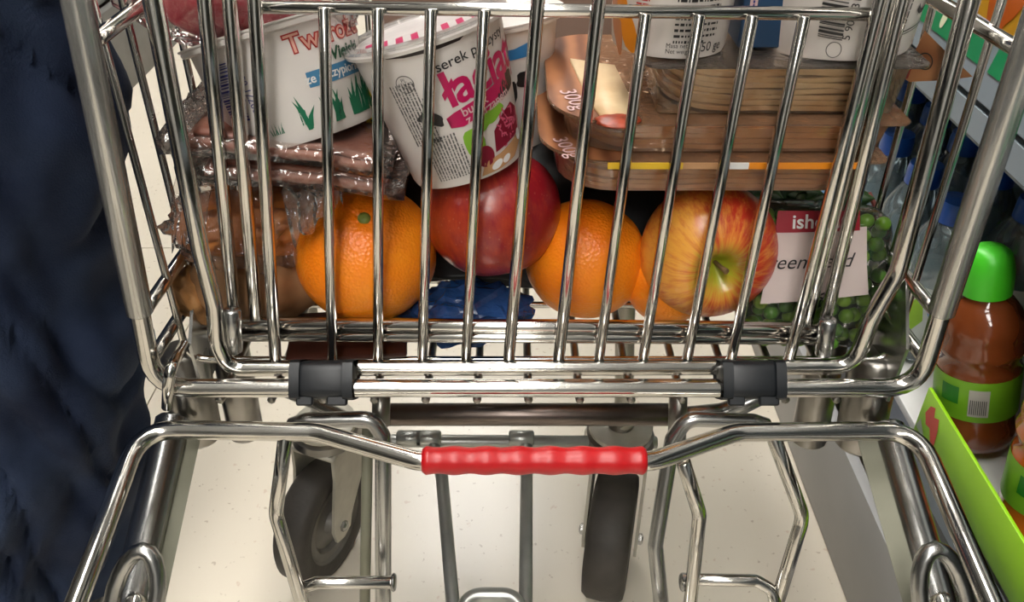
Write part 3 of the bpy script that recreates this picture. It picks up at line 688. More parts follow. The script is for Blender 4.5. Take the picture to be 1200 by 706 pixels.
def cup(name, label, rb, rt, h, axis, front, spin=0.0, m=None, group='dairy cups in the trolley', flange=0.004, skirt=0.0035, lid=True, lidm=None):
    M = orient(axis); base = V(front)+M @ V((0, rb, 0))
    e = empty(name, base, label, 'cup', group); e.rotation_mode = 'QUATERNION'; e.rotation_quaternion = M.to_quaternion()
    m = m or m_tub
    prof = [(rb*0.90, 0.0012), (rb*0.965, 0.0), (rb, 0.003), (rb+(rt-rb)*0.97, h*0.97), (rt, h-0.0035), (rt+flange, h-0.003), (rt+flange+0.0006, h-0.001), (rt+flange, h)]
    lathe('body', prof, m, e, 56, True, True, 35)
    if lid:
        l = lathe('lid', [(rt+flange+0.0012, h+0.0001), (rt+flange+0.0014, h+0.001), (rt*0.9, h+0.0016), (rt*0.86, h+0.0006), (0.0005, h+0.0006)], lidm or m, e, 48, True, False, 35)
    return e, cone_map(rb, rt, h, spin)
axT = camdir(-0.27, 0.90, 0.33)
e, mp = cup('cheese_tub', 'white round cheese tub with blue band and green grass print, tilted on the ham packs', 0.0425, 0.0470, 0.0620, axT, atD(350, 170, 0.462))
grass = Print(); rn = random.Random(3)
for k in range(34):
    u = 0.009+rn.random()*0.05; hh = rn.uniform(0.010, 0.021); w_ = rn.uniform(0.0010, 0.0019); ln = rn.uniform(-0.006, 0.006)
    v0 = 0.0055+abs(rn.gauss(0, 0.001))
    a = [(u-w_, v0), (u+w_, v0)]; b_ = [(u+ln*0.35+w_*0.8, v0+hh*0.55), (u+ln, v0+hh), (u+ln*0.35-w_*0.8, v0+hh*0.55)]
    grass.poly(a+b_)
grass.obj('grass_print', mp, P_GRN, e, 0.0002)
Print().poly([(0.0165, 0.0265), (0.030, 0.0262), (0.045, 0.0265), (0.060, 0.0268), (0.060, 0.0350), (0.045, 0.0348), (0.030, 0.0345), (0.0165, 0.0345)]).obj('blue_band', mp, P_BLUE, e, 0.0002)
Print().text('ze szczypiorkiem', 0.0385, 0.0306, 0.0068, 0.0, 0.00012).obj('lettering', mp, P_WHITE, e, 0.0005)
Print().text('Twarożek', 0.0405, 0.0505, 0.0140, 0.03, 0.0007).obj('lettering', mp, P_RED, e, 0.0003)
Print().text('Twarożek', 0.0405, 0.0505, 0.0140, 0.03, 0.0).obj('lettering', mp, P_PINK, e, 0.0006)
Print().text('Wiejski', 0.0430, 0.0398, 0.0092, 0.02, 0.0003, 0.15).obj('lettering', mp, P_DGRN, e, 0.0004)
bar = Print(); y = 0.020
while y < 0.051:
    t = rn.choice((0.0004, 0.0007, 0.0011)); bar.rect(-0.0285, y, 0.014, t, 0, 4); y += t+rn.choice((0.0004, 0.0006, 0.0009))
bar.obj('barcode', mp, P_VIO, e, 0.0003)
Print().text('5 900771 000', -0.0155, 0.030, 0.0055, math.pi/2+0.0).obj('barcode_digits', mp, P_VIO, e, 0.0003)
sg = Print()
for k in range(7): sg.poly([(-0.012+k*0.0011, 0.008), (-0.0113+k*0.0011, 0.008), (-0.012+k*0.0013+0.001*((k*7) % 3-1), 0.0135+0.001*(k % 2))])
sg.obj('grass_print', mp, P_GRN, e, 0.0002)
Print().smallprint(0.0065, 0.014, 0.010, 3, 0.0015, math.pi/2, 4).obj('small_print', mp, P_GRN, e, 0.0003)
# -- magenta lettered cheese cup, lid peeled up
axL = camdir(-0.27, 0.84, 0.46)
LH = 0.083
e, mp = cup('cheese_cup', 'white cheese cup with magenta lettering and beetroot picture leaning over the dark red apple', 0.0340, 0.0435, LH, axL, atD(556, 214, 0.481), lid=False, flange=0.0035)
# recessed clear lid with pink stripes below it
lathe('lid', [(0.0475, LH+0.0002), (0.0478, LH+0.002), (0.0410, LH+0.0022), (0.0395, LH-0.0030), (0.0005, LH-0.0030)], film('cup_lid_clear', (0.95, 0.95, 0.95), 0.3, 0.08, haze=0.35, hazecol=(0.70, 0.66, 0.64)), e, 48, False, False, 35)
st = Print()
for k in range(9):
    x = -0.034+k*0.0085; hw = math.sqrt(max(0.0001, 0.036**2-x*x))
    st.poly([(x, -hw), (x+0.004, -hw*0.98), (x+0.004, -hw*0.3), (x, -hw*0.35)])
st.obj('striped_seal', lambda u, v, l: V((u, v, LH+0.0005)), P_MAG, e)
Print().ell(0, 0, 0.0385, 0.0385, n=40).obj('foil_seal', lambda u, v, l: V((u, v, LH+0.0002)), mat('foil_seal_grey', (0.62, 0.58, 0.56), 0.3, var=0.15, scale=90), e)
Print().poly([(-0.026, 0.0795), (-0.014, 0.0778), (0.0, 0.0772), (0.014, 0.0778), (0.020, 0.0812), (0.010, 0.0828), (0.0, 0.0832), (-0.012, 0.0828)]).obj('dark_arc', mp, P_DARK, e, 0.0002)
Print().text('serek puszysty', 0.0215, 0.0705, 0.0078, 0.10, 0.00004).obj('lettering', mp, INK, e, 0.0003)
Print().text('łaciaty', 0.0300, 0.0580, 0.0275, 0.13, 0.0006, 0, 0.93).obj('logo_lettering', mp, P_MAG, e, 0.0004)
Print().text('na wzór polskiej łąki', 0.0260, 0.0482, 0.0036, 0.13).obj('lettering', mp, P_GREY, e, 0.0003) if False else None
Print().poly([(-0.003, 0.0345), (0.004, 0.0335), (0.014, 0.0352), (0.024, 0.0375), (0.034, 0.0405), (0.041, 0.0430), (0.0395, 0.0515), (0.030, 0.0490), (0.020, 0.0465), (0.010, 0.0445), (0.001, 0.0425), (-0.004, 0.0405), (-0.001, 0.0385)]).obj('brush_band', mp, P_MAG, e, 0.0002)
Print().text('burak', 0.0130, 0.0420, 0.0072, 0.16, 0.0001).text('z chrzanem', 0.0225, 0.0385, 0.0072, 0.16, 0.0001).obj('lettering', mp, P_LPINK, e, 0.0005)
for q in ((-0.0145, 0.0440, 0.0050, 0.0030, 0.3), (-0.010, 0.0415, 0.0052, 0.0034, -0.6), (0.040, 0.0445, 0.0105, 0.0052, 0.35)): Print().ell(*q, wob=0.12).obj('black_patch', mp, INK, e, 0.0002)
if False: Print().text('100%', 0.041, 0.0448, 0.006, 0.4).obj('lettering', mp, P_WHITE, e, 0.0004)
Print().ell(0.0075, 0.0215, 0.0062, 0.0098, 0.1, wob=0.06).ell(0.015, 0.032, 0.006, 0.005, wob=0.1).ell(0.024, 0.0335, 0.008, 0.004, 0.3, wob=0.1).obj('leaf_picture', mp, P_LEAF, e, 0.00015)
Print().poly([(0.019, 0.012), (0.045, 0.016), (0.047, 0.029), (0.040, 0.034), (0.030, 0.031), (0.021, 0.024)]).obj('beetroot_picture', mp, P_BEET, e, 0.00025)
rr = Print(); r2 = random.Random(5)
for k in range(46): rr.rect(0.034+r2.gauss(0, 0.005), 0.024+r2.gauss(0, 0.0035), r2.uniform(0.002, 0.005), 0.0008, r2.uniform(0, 3.1))
rr.obj('grated_picture', mp, P_GRATED, e, 0.0004)
Print().ell(0.0115, 0.0125, 0.0062, 0.0062).obj('beetroot_picture', mp, P_BEET, e, 0.0003)
Print().poly([(0.006, 0.002), (0.020, 0.002), (0.034, 0.004), (0.044, 0.010), (0.046, 0.016), (0.034, 0.013), (0.022, 0.0105), (0.010, 0.009)]).obj('bread_picture', mp, P_BREAD, e, 0.0003)
Print().ell(0.018, 0.0052, 0.0045, 0.0022, 0.3).ell(0.026, 0.0058, 0.0035, 0.002, 0.3).ell(0.043, 0.014, 0.003, 0.0035).obj('cheese_picture', mp, P_WHITE, e, 0.0005)
sm = Print()
sm.smallprint(-0.0270, 0.0460, 0.036, 9, 0.0019, math.pi/2+0.05, 11)
sm.smallprint(-0.0210, 0.0180, 0.026, 12, 0.0019, math.pi/2+0.05, 12)
sm.obj('small_print', mp, P_GREY, e, 0.0003)
Print().ring(-0.0185, 0.0640, 0.0050, 0.0004).obj('oval_stamp', mp, P_GREY, e, 0.0003)
Print().text('PL', -0.0185, 0.0662, 0.003).text('14311601', -0.0185, 0.0640, 0.0026).text('WE', -0.0185, 0.0618, 0.003).obj('stamp_lettering', mp, P_GREY, e, 0.0003)
# -- second cup behind it with blue print
e, mp = cup('cheese_cup', 'white cup with blue and black print behind the magenta lettered cup', 0.0305, 0.0420, 0.082, camdir(-0.10, 0.86, 0.5), atD(594, 180, 0.555), flange=0.0035)
Print().poly([(-0.02, 0.060), (0.02, 0.062), (0.024, 0.072), (0.010, 0.068), (-0.016, 0.067)]).obj('blue_swirl', mp, P_SKY, e, 0.0003)
for q in ((0.016, 0.048, 0.006, 0.005), (0.006, 0.040, 0.005, 0.008)): Print().ell(*q, wob=0.12).obj('black_patch', mp, INK, e, 0.0003)
Print().text('ser', -0.002, 0.028, 0.012, 0.1, 0.0004).obj('lettering', mp, INK, e, 0.0003) if False else None
# -- meal packs with wood-grain lids
m_wood = woodprint('lid_wood_print', (0.16, 0.055, 0.022), (0.36, 0.145, 0.06), 22, 'X')
m_traytint = film('tray_clear_amber', (0.97, 0.86, 0.74), 0.10, 0.12, haze=0.22, hazecol=(0.62, 0.40, 0.27))
m_trayclr = film('tray_clear', (0.98, 0.95, 0.92), 0.02, 0.10, crinkle=0.15, haze=0.04, hazecol=(0.6, 0.55, 0.5))
m_topfilm = film('lid_film_clear', (0.97, 0.84, 0.70), 0.02, 0.10, crinkle=0.2, haze=0.25, hazecol=(0.55, 0.30, 0.17))
m_slice = mat('pale_meat_slice', (0.78, 0.50, 0.27), 0.5, col2=(0.58, 0.32, 0.14), scale=45, bump=0.1)
m_slice2 = mat('cream_slice', (0.80, 0.62, 0.38), 0.5, col2=(0.62, 0.40, 0.20), scale=30, bump=0.1)
def rrect(x0, y0, x1, y1, r, n=6):
    """rounded outline, radii per corner: front-left, front-right, back-right, back-left"""
    p = []
    for (cx, cy, rr, a0) in ((x0+r[0], y0+r[0], r[0], math.pi), (x1-r[1], y0+r[1], r[1], 1.5*math.pi), (x1-r[2], y1-r[2], r[2], 0), (x0+r[3], y1-r[3], r[3], 0.5*math.pi)):
        for k in range(n+1): a = a0+0.5*math.pi*k/n; p.append((cx+rr*math.cos(a), cy+rr*math.sin(a)))
    return p
def prism(name, outline, z0, z1, m, parent, off, top=True, bottom=True, shrink=1.0):
    cx = sum(p[0] for p in outline)/len(outline); cy = sum(p[1] for p in outline)/len(outline); n = len(outline)
    lo = [(cx+(x-cx)*shrink, cy+(y-cy)*shrink) for x, y in outline]
    v = [V((x, y, z0))-off for x, y in lo]+[V((x, y, z1))-off for x, y in outline]
    f = [(i, (i+1) % n, n+(i+1) % n, n+i) for i in range(n)]
    if bottom: f.append(tuple(reversed(range(n))))
    if top: f.append(tuple(range(n, 2*n)))
    return link(name, smooth_by_angle(mesh(name, v, f), 30), m, parent)
def meal_pack(label, x0, x1, y0, y1, z0, z1, seed, tilt=0.0, wood=True, tint=None, rad=(0.040, 0.006, 0.012, 0.030), slicem=None):
    off = V(((x0+x1)/2, (y0+y1)/2, z0)); e = empty('meal_pack', off, label, 'food pack', 'flat meal packs stacked in the trolley')
    ol = rrect(x0, y0, x1, y1, rad)
    il = rrect(x0+0.007, y0+0.006, x1-0.008, y1-0.006, [max(0.004, q-0.006) for q in rad])
    prism('tray', il, z0, z1-0.0012, tint or m_traytint, e, off, False, True, 0.955)
    fl_ = prism('flange', ol, z1-0.0012, z1, m_topfilm if wood else m_trayclr, e, off)
    rn = random.Random(seed); hh = z1-z0
    nS = max(3, int(hh/0.0036)); zs = z0+0.001
    for k in range(nS):
        t = (hh-0.004)/nS
        q = rrect(x0+0.014+rn.uniform(0, 0.006), y0+0.0085+rn.uniform(0, 0.0015), x1-0.016-rn.uniform(0, 0.012), y1-0.012, [0.030, 0.010, 0.02, 0.03])
        q2 = []
        for (a_, b_) in zip(q, q[1:]+q[:1]):
            m_ = max(1, int(math.hypot(b_[0]-a_[0], b_[1]-a_[1])/0.006))
            q2 += [(a_[0]+(b_[0]-a_[0])*i/m_, a_[1]+(b_[1]-a_[1])*i/m_) for i in range(m_)]
        o = prism('slice', q2, zs, zs+t*0.92, slicem or m_slice, e, off, shrink=0.985)
        for v in o.data.vertices:
            p_ = v.co*38+V((0, 0, k*1.7+seed*9)); v.co.z += (0.0011 if 0 < k < nS-1 else 0.0004)*noise.noise(p_); v.co.y += 0.0016*(noise.noise(p_*1.3)-0.1); v.co.x += 0.002*noise.noise(p_*0.9+V((5, 0, 0)))
        zs += t
    return e, off, ol
e, off, ol = meal_pack('flat meal pack with wood-print lid end at the bottom of the stack', 0.0150, 0.2060, 0.4230, 0.572, 0.4830, 0.5050, 1)
def lidband(e, off, x0, x1, y0, y1, z, rad):
    outer = rrect(x0+0.0006, y0+0.0006, x1, y1-0.0006, rad, 10); k = len(outer)
    # band along the rounded left end: from the front edge round to the back edge
    left_o = [p for p in outer if p[0] < x0+0.062 or False]
    idx = [i for i, p in enumerate(outer) if p[0] < x0+0.041]
    front = sorted([p for p in [outer[i] for i in idx] if p[1] < (y0+y1)/2], key=lambda p: -p[1]); back = sorted([p for p in [outer[i] for i in idx] if p[1] >= (y0+y1)/2], key=lambda p: -p[1])
    oc = back+front; ic = []
    n = len(oc)
    for i, p in enumerate(oc):
        s = i/(n-1); w_ = 0.022+0.010*math.sin(s*math.pi)+0.004*math.sin(s*9)
        yy = y1-0.004-(y1-y0-0.008)*s
        ic.append((x0+0.030+0.012*math.cos(s*math.pi*2)*0.6+(0.012*s if s > 0.5 else 0), yy))
    v = [V((x, y, z+0.0004))-off for x, y in oc]+[V((x, y, z+0.0004))-off for x, y in ic]
    f = [(i, i+1, n+i+1, n+i) for i in range(n-1)]
    return link('wood_band', mesh('wood_band', v, f), m_wood, e)
def flat(x0, y0, z, rot=0.0, off=V((0, 0, 0))):
    c, d = math.cos(rot), math.sin(rot)
    return lambda u, v, l: V((x0+u*c-v*d, y0+u*d+v*c, z+l))-off
lidband(e, off, 0.0150, 0.2060, 0.4230, 0.572, 0.5050, (0.040, 0.006, 0.012, 0.030))
p = atZ(668, 178, 0.5055); Print().text('300g e', 0, 0, 0.0125, 0, 0.0, sx=1.15).obj('lettering', flat(p.x, p.y, 0.5057, math.radians(-72), off), P_LPINK, e, 0.0003)
# printed front edge of the lowest lid
for k, (a, b_, m) in enumerate(((712, 800, P_YEL), (800, 850, P_BREAD), (850, 877, P_WHITE), (877, 1003, P_ORG))):
    A, B = atY(a, 198, 0.4222), atY(b_, 198, 0.4222)
    box('printed_edge', ((A.x+B.x)/2, 0.4226, 0.5030), (B.x-A.x, 0.0008, 0.0036), m, e, 0)
e, off, ol = meal_pack('flat meal pack with wood-print lid end in the middle of the stack', 0.0200, 0.2140, 0.4255, 0.575, 0.5060, 0.5260, 2)
lidband(e, off, 0.0200, 0.2140, 0.4255, 0.575, 0.5260, (0.040, 0.006, 0.012, 0.030))
p = atZ(676, 122, 0.5265); Print().text('300g e', 0, 0, 0.0140, 0, 0.0, sx=1.15).obj('lettering', flat(p.x, p.y, 0.5267, math.radians(-76), off), P_LPINK, e, 0.0003)
# food showing through the film of the middle pack's lid
pc = [atZ(x, y, 0.5265) for x, y in ((668, 72), (720, 80), (742, 125), (738, 148), (712, 148), (690, 120))]
link('pale_cutlet', mesh('pale_cutlet', [q-off for q in pc]+[q-off+V((0, 0, 0.002)) for q in pc], [tuple(range(6, 12))]+[(i, (i+1) % 6, 6+(i+1) % 6, 6+i) for i in range(6)]), m_slice2, e)
link('tomato_piece', ico_blob(None, (0.012, 0.009, 0.002), 3, 0.2, 9, 3), mat('tomato_red', (0.42, 0.06, 0.02), 0.4, var=0.5, scale=120), e).location = atZ(724, 142, 0.5275)-off
e, off, ol = meal_pack('clear pack of pale layered slices on top of the stack, under the yogurt cups', 0.0690, 0.2180, 0.4290, 0.570, 0.5270, 0.5560, 3, wood=False, tint=m_trayclr, rad=(0.008, 0.008, 0.02, 0.02), slicem=m_slice2)
tri = [atY(x, y, 0.47) for x, y in ((1068, 96), (1082, 34), (1138, 90))]
def sheet(name, pts, m, parent, off, th=0.0006):
    n = len(pts); nn = (pts[1]-pts[0]).cross(pts[2]-pts[0]).normalized()*th
    v = [p-off for p in pts]+[p+nn-off for p in pts]
    return link(name, mesh(name, v, [tuple(range(n)), tuple(reversed(range(n, 2*n)))]+[(i, n+i, n+(i+1) % n, (i+1) % n) for i in range(n)], False), m, parent)
m_card = woodprint('card_brown', (0.26, 0.095, 0.035), (0.40, 0.17, 0.07), 14, 'Z')
tri = [atY(x, y, 0.475) for x, y in ((1066, 96), (1058, 92), (1084, 36), (1108, 60), (1140, 90), (1110, 94))]
sheet('card_corner', tri, m_card, e, off)
Print().ring(0, 0, 0.0055, 0.0008, 16).obj('card_print', lambda u, v, l: atY(1084+u*1700, 72-v*1900, 0.4738)-off, INK, e)
Print().poly([(1048, 94), (1054, 78), (1066, 60), (1072, 70), (1064, 92)]).obj('card_print', lambda u, v, l: atY(u, v, 0.4737)-off, pmat('chili_red', (0.22, 0.02, 0.012)), e)
sheet('card_corner', [atZ(1003, 198, 0.506), atZ(1010, 172, 0.506), atZ(1032, 172, 0.506), atZ(1053, 194, 0.506)], m_card, e, off) if False else None
# -- yogurt cups standing on the stack
z0 = 0.5572
e, mp = cup('yogurt_cup', 'white yogurt cup with orange mango picture and black small print on the stack', 0.0310, 0.0375, 0.095, V((0.02, 0.05, 1)), V((0.0855, 0.4370, z0)), flange=0.0025)
Print().smallprint(0.010, 0.0330, 0.026, 9, 0.0030, 0, 21).obj('small_print', mp, INK, e, 0.0003)
Print().smallprint(0.006, 0.052, 0.040, 5, 0.0024, 0, 22).obj('small_print', mp, INK, e, 0.0003)
Print().text('Masa netto', 0.001, 0.0070, 0.0034).text('Net weight', 0.001, 0.0040, 0.0034).obj('lettering', mp, INK, e, 0.0003)
Print().text('150 ge', 0.0200, 0.0058, 0.0072).obj('lettering', mp, INK, e, 0.0003)
Print().text('Wr', -0.0290, 0.0395, 0.014, 0, 0.0002).obj('lettering', mp, INK, e, 0.0003)
Print().ell(-0.0310, 0.0130, 0.0055, 0.0140, 0.35, wob=0.06).ell(-0.036, 0.022, 0.005, 0.009, 0.2, wob=0.06).ell(-0.018, 0.046, 0.006, 0.004).obj('mango_picture', mp, P_ORG, e, 0.0003)
Print().ell(-0.0420, 0.014, 0.006, 0.016, 0.3, wob=0.1).obj('peach_picture', mp, pmat('peach', (0.55, 0.22, 0.09)), e, 0.0002)
Print().smallprint(-0.0215, 0.0310, 0.008, 3, 0.0022, 0, 23).obj('small_print', mp, P_RED, e, 0.0003)
e, mp = cup('yogurt_cup', 'wide white yogurt pot with black barcode at the corner of the stack', 0.0420, 0.0500, 0.085, V((-0.02, 0.08, 1)), V((0.1790, 0.4335, z0)), flange=0.003)
bar = Print(); y = 0.012
while y < 0.046:
    t = rn.choice((0.0005, 0.0009, 0.0014)); bar.rect(-0.017, y, 0.013, t, -0.12, 3); y += t+rn.choice((0.0005, 0.0008, 0.0012))
bar.obj('barcode', mp, INK, e, 0.0003)
Print().text('5 900531', -0.0075, 0.022, 0.0058, math.pi/2-0.1).obj('barcode_digits', mp, INK, e, 0.0003)
Print().smallprint(0.0105, 0.026, 0.034, 7, 0.0026, math.pi/2-0.1, 31).obj('small_print', mp, INK, e, 0.0003)
Print().ring(-0.014, 0.0060, 0.0042, 0.0004).obj('oval_stamp', mp, P_GREY, e, 0.0003)
Print().text('S', 0.0400, 0.030, 0.030, -0.15, 0.0, 0.3).obj('logo_lettering', mp, INK, e, 0.0003)
Print().rect(0.038, 0.0150, 0.026, 0.0006, 0.12, 4).rect(0.038, 0.0135, 0.026, 0.0004, 0.12, 4).obj('underline', mp, INK, e, 0.0003)
# dark blue carton between the two
e = empty('carton', (0.1360, 0.4700, z0), 'dark blue carton with a pale edge stripe between the yogurt cups', 'carton')
c_ = link('box_body', rbox_data(0.030, 0.034, 0.07, 0.001, 1), mat('carton_navy', (0.012, 0.05, 0.12), 0.4, var=0.2), e); c_.location = (0, 0, 0.0352)
Print().rect(-0.010, 0.0, 0.004, 0.066).obj('edge_stripe', lambda u, v, l: V((u, -0.0172, 0.035+v)), P_LPINK, e)
Print().smallprint(-0.0100, 0.0, 0.06, 1, 0.002, math.pi/2, 5).obj('lettering', lambda u, v, l: V((u, -0.0175, 0.035+v)), P_VIO, e)
# -- ham packs under the tub
m_ham = mat('ham_slices', (0.36, 0.155, 0.105), 0.4, col2=(0.25, 0.085, 0.055), scale=40, bump=0.15)
m_hamfilm = film('ham_film', (0.95, 0.90, 0.87), 0.12, 0.08, crinkle=0.4, cscale=50, haze=0.05, hazecol=(0.6, 0.5, 0.45))
def wavy(name, x0, x1, y0, y1, zf, m, parent, off, th, nx=26, ny=18, rad=0.01):
    v, f = [], []
    for s in (1, 0):
        for j in range(ny):
            for i in range(nx):
                a, b_ = i/(nx-1), j/(ny-1); x, y = x0+(x1-x0)*a, y0+(y1-y0)*b_
                v.append(V((x, y, zf(a, b_)+(th if s else 0)))-off)
    N_ = nx*ny
    for j in range(ny-1):
        for i in range(nx-1):
            q = j*nx+i; f.append((q, q+1, q+nx+1, q+nx)); f.append((N_+q, N_+q+nx, N_+q+nx+1, N_+q+1))
    for i in range(nx-1): f.append((i, N_+i, N_+i+1, i+1)); q = (ny-1)*nx+i; f.append((q, q+1, N_+q+1, N_+q))
    for j in range(ny-1): q = j*nx; f.append((q, q+nx, N_+q+nx, N_+q)); q = j*nx+nx-1; f.append((q, N_+q, N_+q+nx, q+nx))
    return link(name, mesh(name, v, f), m, parent)
for k, (z, dx, lab) in enumerate(((0.4895, 0.0, 'lower flat pack of pink sliced ham in clear film under the cheese tub'), (0.5030, -0.006, 'upper flat pack of pink sliced ham in clear film directly under the cheese tub'))):
    off = V((-0.13, 0.49, z)); e = empty('ham_pack', off, lab, 'food pack', 'ham packs under the tub')
    zf = lambda a, b_, z=z, k=k: z+0.012*(1-a)*(0.4+0.3*k)+0.0022*noise.noise(V((a*5, b_*4, k*3.0)))-0.006*a*a
    wavy('ham_slice', -0.170+dx, -0.072+dx, 0.426, 0.55, lambda a, b_: zf(a, b_)+0.001, m_ham, e, off, 0.0045)
    wavy('ham_slice', -0.166+dx, -0.070+dx, 0.429, 0.55, lambda a, b_: zf(a, b_)+0.0058, m_ham, e, off, 0.0030)
    wavy('film', -0.184+dx, -0.060+dx, 0.4215, 0.56, lambda a, b_: zf(a, b_)+0.0002-0.003*abs(a-0.5), m_hamfilm, e, off, 0.0098)
# -- buns in a crumpled clear bag
m_bun2 = mat('bun_golden', (0.70, 0.26, 0.06), 0.4, col2=(0.48, 0.14, 0.035), scale=22, bump=0.12)
for k, (px, py, y, r) in enumerate(((262, 262, 0.462, 0.030), (318, 258, 0.468, 0.033))):
    o = link('bun', ico_blob(None, (r, r*0.9, r*0.62), 4, 0.12, 6, 3.0+k), m_bun2); o.location = atY(px, py, y)
    tag(o, ('smaller golden bun in the clear bag against the basket side', 'larger golden bun in the clear bag beside the large orange')[k], 'bun', 'buns in the clear bag')
m_bag = film('bag_film', (0.97, 0.95, 0.93), 0.10, 0.07, crinkle=0.5, cscale=70, haze=0.05, hazecol=(0.7, 0.6, 0.55))
def bag(name, c, rad, label, seed, ruff=None, amp=0.25, ridge=0.10):
    e = empty(name, c-V((0, 0, rad[2])), label, 'bag')
    o = link('bag_film', ico_blob(None, rad, 5, amp, 10, seed, ridge), m_bag, e); o.location = (0, 0, rad[2])
    if ruff:
        for k, (a, b_, c2, d2) in enumerate(ruff):
            A, B, C_, D = a, b_, c2, d2; n = 14; v, f = [], []
            for j in range(8):
                for i in range(n):
                    s, t = i/(n-1), j/7; q = (A*(1-s)+B*s)*(1-t)+(D*(1-s)+C_*s)*t
                    q = q+V((0, -0.004*math.sin(s*22+t*3)*t, 0.004*math.sin(s*17+t*5)))
                    v.append(q-e.location)
            for j in range(7):
                for i in range(n-1): q = j*n+i; f.append((q, q+1, q+n+1, q+n))
            o2 = link('bag_ruffle', mesh('bag_ruffle', v, f), m_bag, e); md = o2.modifiers.new('s', 'SOLIDIFY'); md.thickness = 0.0004
    return e
bag('bun_bag', atY(296, 258, 0.470), (0.050, 0.042, 0.026), 'crumpled clear plastic bag holding the golden buns', 2.5,
    [(atY(330, 225, 0.43), atY(395, 205, 0.43), atY(402, 240, 0.424), atY(345, 285, 0.424)), (atY(205, 215, 0.45), atY(250, 190, 0.45), atY(240, 290, 0.43), atY(200, 290, 0.43))])
bag('loose_bag', atY(246, 165, 0.475), (0.022, 0.030, 0.024), 'empty wrinkled clear bag beside the cheese tub', 6.5,
    [(atY(195, 130, 0.44), atY(255, 100, 0.45), atY(262, 160, 0.45), atY(215, 185, 0.44))])
# -- red radishes in film on top of the tub
m_rad = mat('radish_red', (0.50, 0.025, 0.055), 0.3, col2=(0.62, 0.12, 0.14), scale=28, coat=0.3)
for k, (px, py, y, r) in enumerate(((238, 2, 0.475, 0.019), (285, -2, 0.468, 0.019), (335, -8, 0.472, 0.017), (262, -40, 0.49, 0.019), (312, -42, 0.49, 0.018))):
    e = empty('radish', atY(px, py, y)-V((0, 0, r)), 'red radish in the clear film bag on top of the cheese tub', 'radish', 'radishes in the film bag')
    o = link('root', ico_blob(None, (r*1.1, r, r), 4, 0.12, 6, k*1.7), m_rad, e); o.location = (0, 0, r)
    s_ = sweep([(0, 0, 0), (0.002, 0.004, 0.012), (0.001, 0.01, 0.02)], [0.002, 0.0012, 0.0004], 6)
    o = link('root_tail', mesh('root_tail', s_[0], s_[1]), mat('radish_tail', (0.6, 0.45, 0.42), 0.5), e); o.location = (0, 0, r*1.8)
bag('radish_bag', atY(285, -18, 0.478), (0.068, 0.034, 0.036), 'clear film bag of red radishes on top of the cheese tub', 8.5, None, 0.15, 0.05)
# tub's torn white seal flap
sheet('seal_flap', [atY(218, 38, 0.452), atY(226, 28, 0.455), atY(245, 34, 0.46), atY(243, 62, 0.455), atY(232, 54, 0.452)], WHITE, bpy.data.objects['cheese_tub'], V((0, 0, 0))) if False else None
# yellow lettered slip between tub and cup
e = empty('sachet', atY(436, 150, 0.47), 'small dark sachet with yellow lettering between tub and cheese cup', 'sachet')
off = e.location.copy()
sheet('pouch', [atY(424, 170, 0.468), atY(420, 90, 0.476), atY(452, 84, 0.478), atY(456, 172, 0.47)], mat('pouch_dark', (0.03, 0.03, 0.035), 0.35), e, off, 0.003)
Print().text('CEBULA', 0, 0, 0.0080, 0, 0.0004).obj('lettering', lambda u, v, l: atY(438+v*-1900, 122-u*1900, 0.4715)-off, P_YEL, e) if False else None
Print().rect(0, 0, 0.030, 0.008).obj('yellow_stripe', lambda u, v, l: atY(437-v*1900, 118-u*1900, 0.4680)-off, P_YEL, e)
Print().smallprint(0, 0.0, 0.026, 1, 0.006, 0, 3).obj('lettering', lambda u, v, l: atY(437-v*1900, 118-u*1900, 0.4676)-off, INK, e)
# -- green peas in a clear pack with a paper label
pc = atD(950, 320, 0.548)
Mp = orient(camdir(0.05, 0.93, 0.25)); 
e = empty('pea_pack', pc, 'clear pack of green peas with red-topped paper label by the basket corner', 'food pack'); place(e, Mp, pc)
o = link('clear_tray', rbox_data(0.088, 0.046, 0.092, 0.017, 4), film('pea_tray', (0.98, 0.98, 0.96), 0.06, 0.06, haze=0.03, hazecol=(0.7, 0.7, 0.65)), e)
bc = link('backing_card', rbox_data(0.078, 0.003, 0.082, 0.001, 1), mat('pea_backing', (0.03, 0.09, 0.015), 0.6, var=0.3), e); bc.location = (0, 0.012, 0)
m_paper = mat('label_paper', (0.60, 0.50, 0.47), 0.5, var=0.06, scale=40)
def labmap(u, v, l): return V((u, -0.0236-l-0.004*(1-(u/0.045)**2), v))
lab = Print()
def grid(pr, pts_l, pts_r, n=8):
    for (l0, r0), (l1, r1) in zip(zip(pts_l, pts_r), zip(pts_l[1:], pts_r[1:])):
        for k in range(n):
            a, b_ = k/n, (k+1)/n
            pr.poly([tuple(l0[i]*(1-a)+r0[i]*a for i in (0, 1)), tuple(l0[i]*(1-b_)+r0[i]*b_ for i in (0, 1)), tuple(l1[i]*(1-b_)+r1[i]*b_ for i in (0, 1)), tuple(l1[i]*(1-a)+r1[i]*a for i in (0, 1))])
    return pr
grid(lab, [(-0.034, 0.030), (-0.036, 0.005), (-0.037, -0.016)], [(0.020, 0.036), (0.024, 0.012), (0.028, -0.006)]).obj('paper_label', labmap, m_paper, e, 0)
grid(Print(), [(-0.034, 0.0425), (-0.034, 0.0290)], [(0.014, 0.0455), (0.016, 0.0335)]).obj('red_band', labmap, pmat('label_red', (0.30, 0.012, 0.025)), e, 0.0003)
Print().text('ishoni', -0.0110, 0.0372, 0.0120, 0.08, 0.0002).obj('lettering', labmap, P_WHITE, e, 0.0008)
Print().text('Green Pead', -0.0160, 0.0120, 0.0125, 0.10, 0.0, 0.35).obj('lettering', labmap, INK, e, 0.0006)
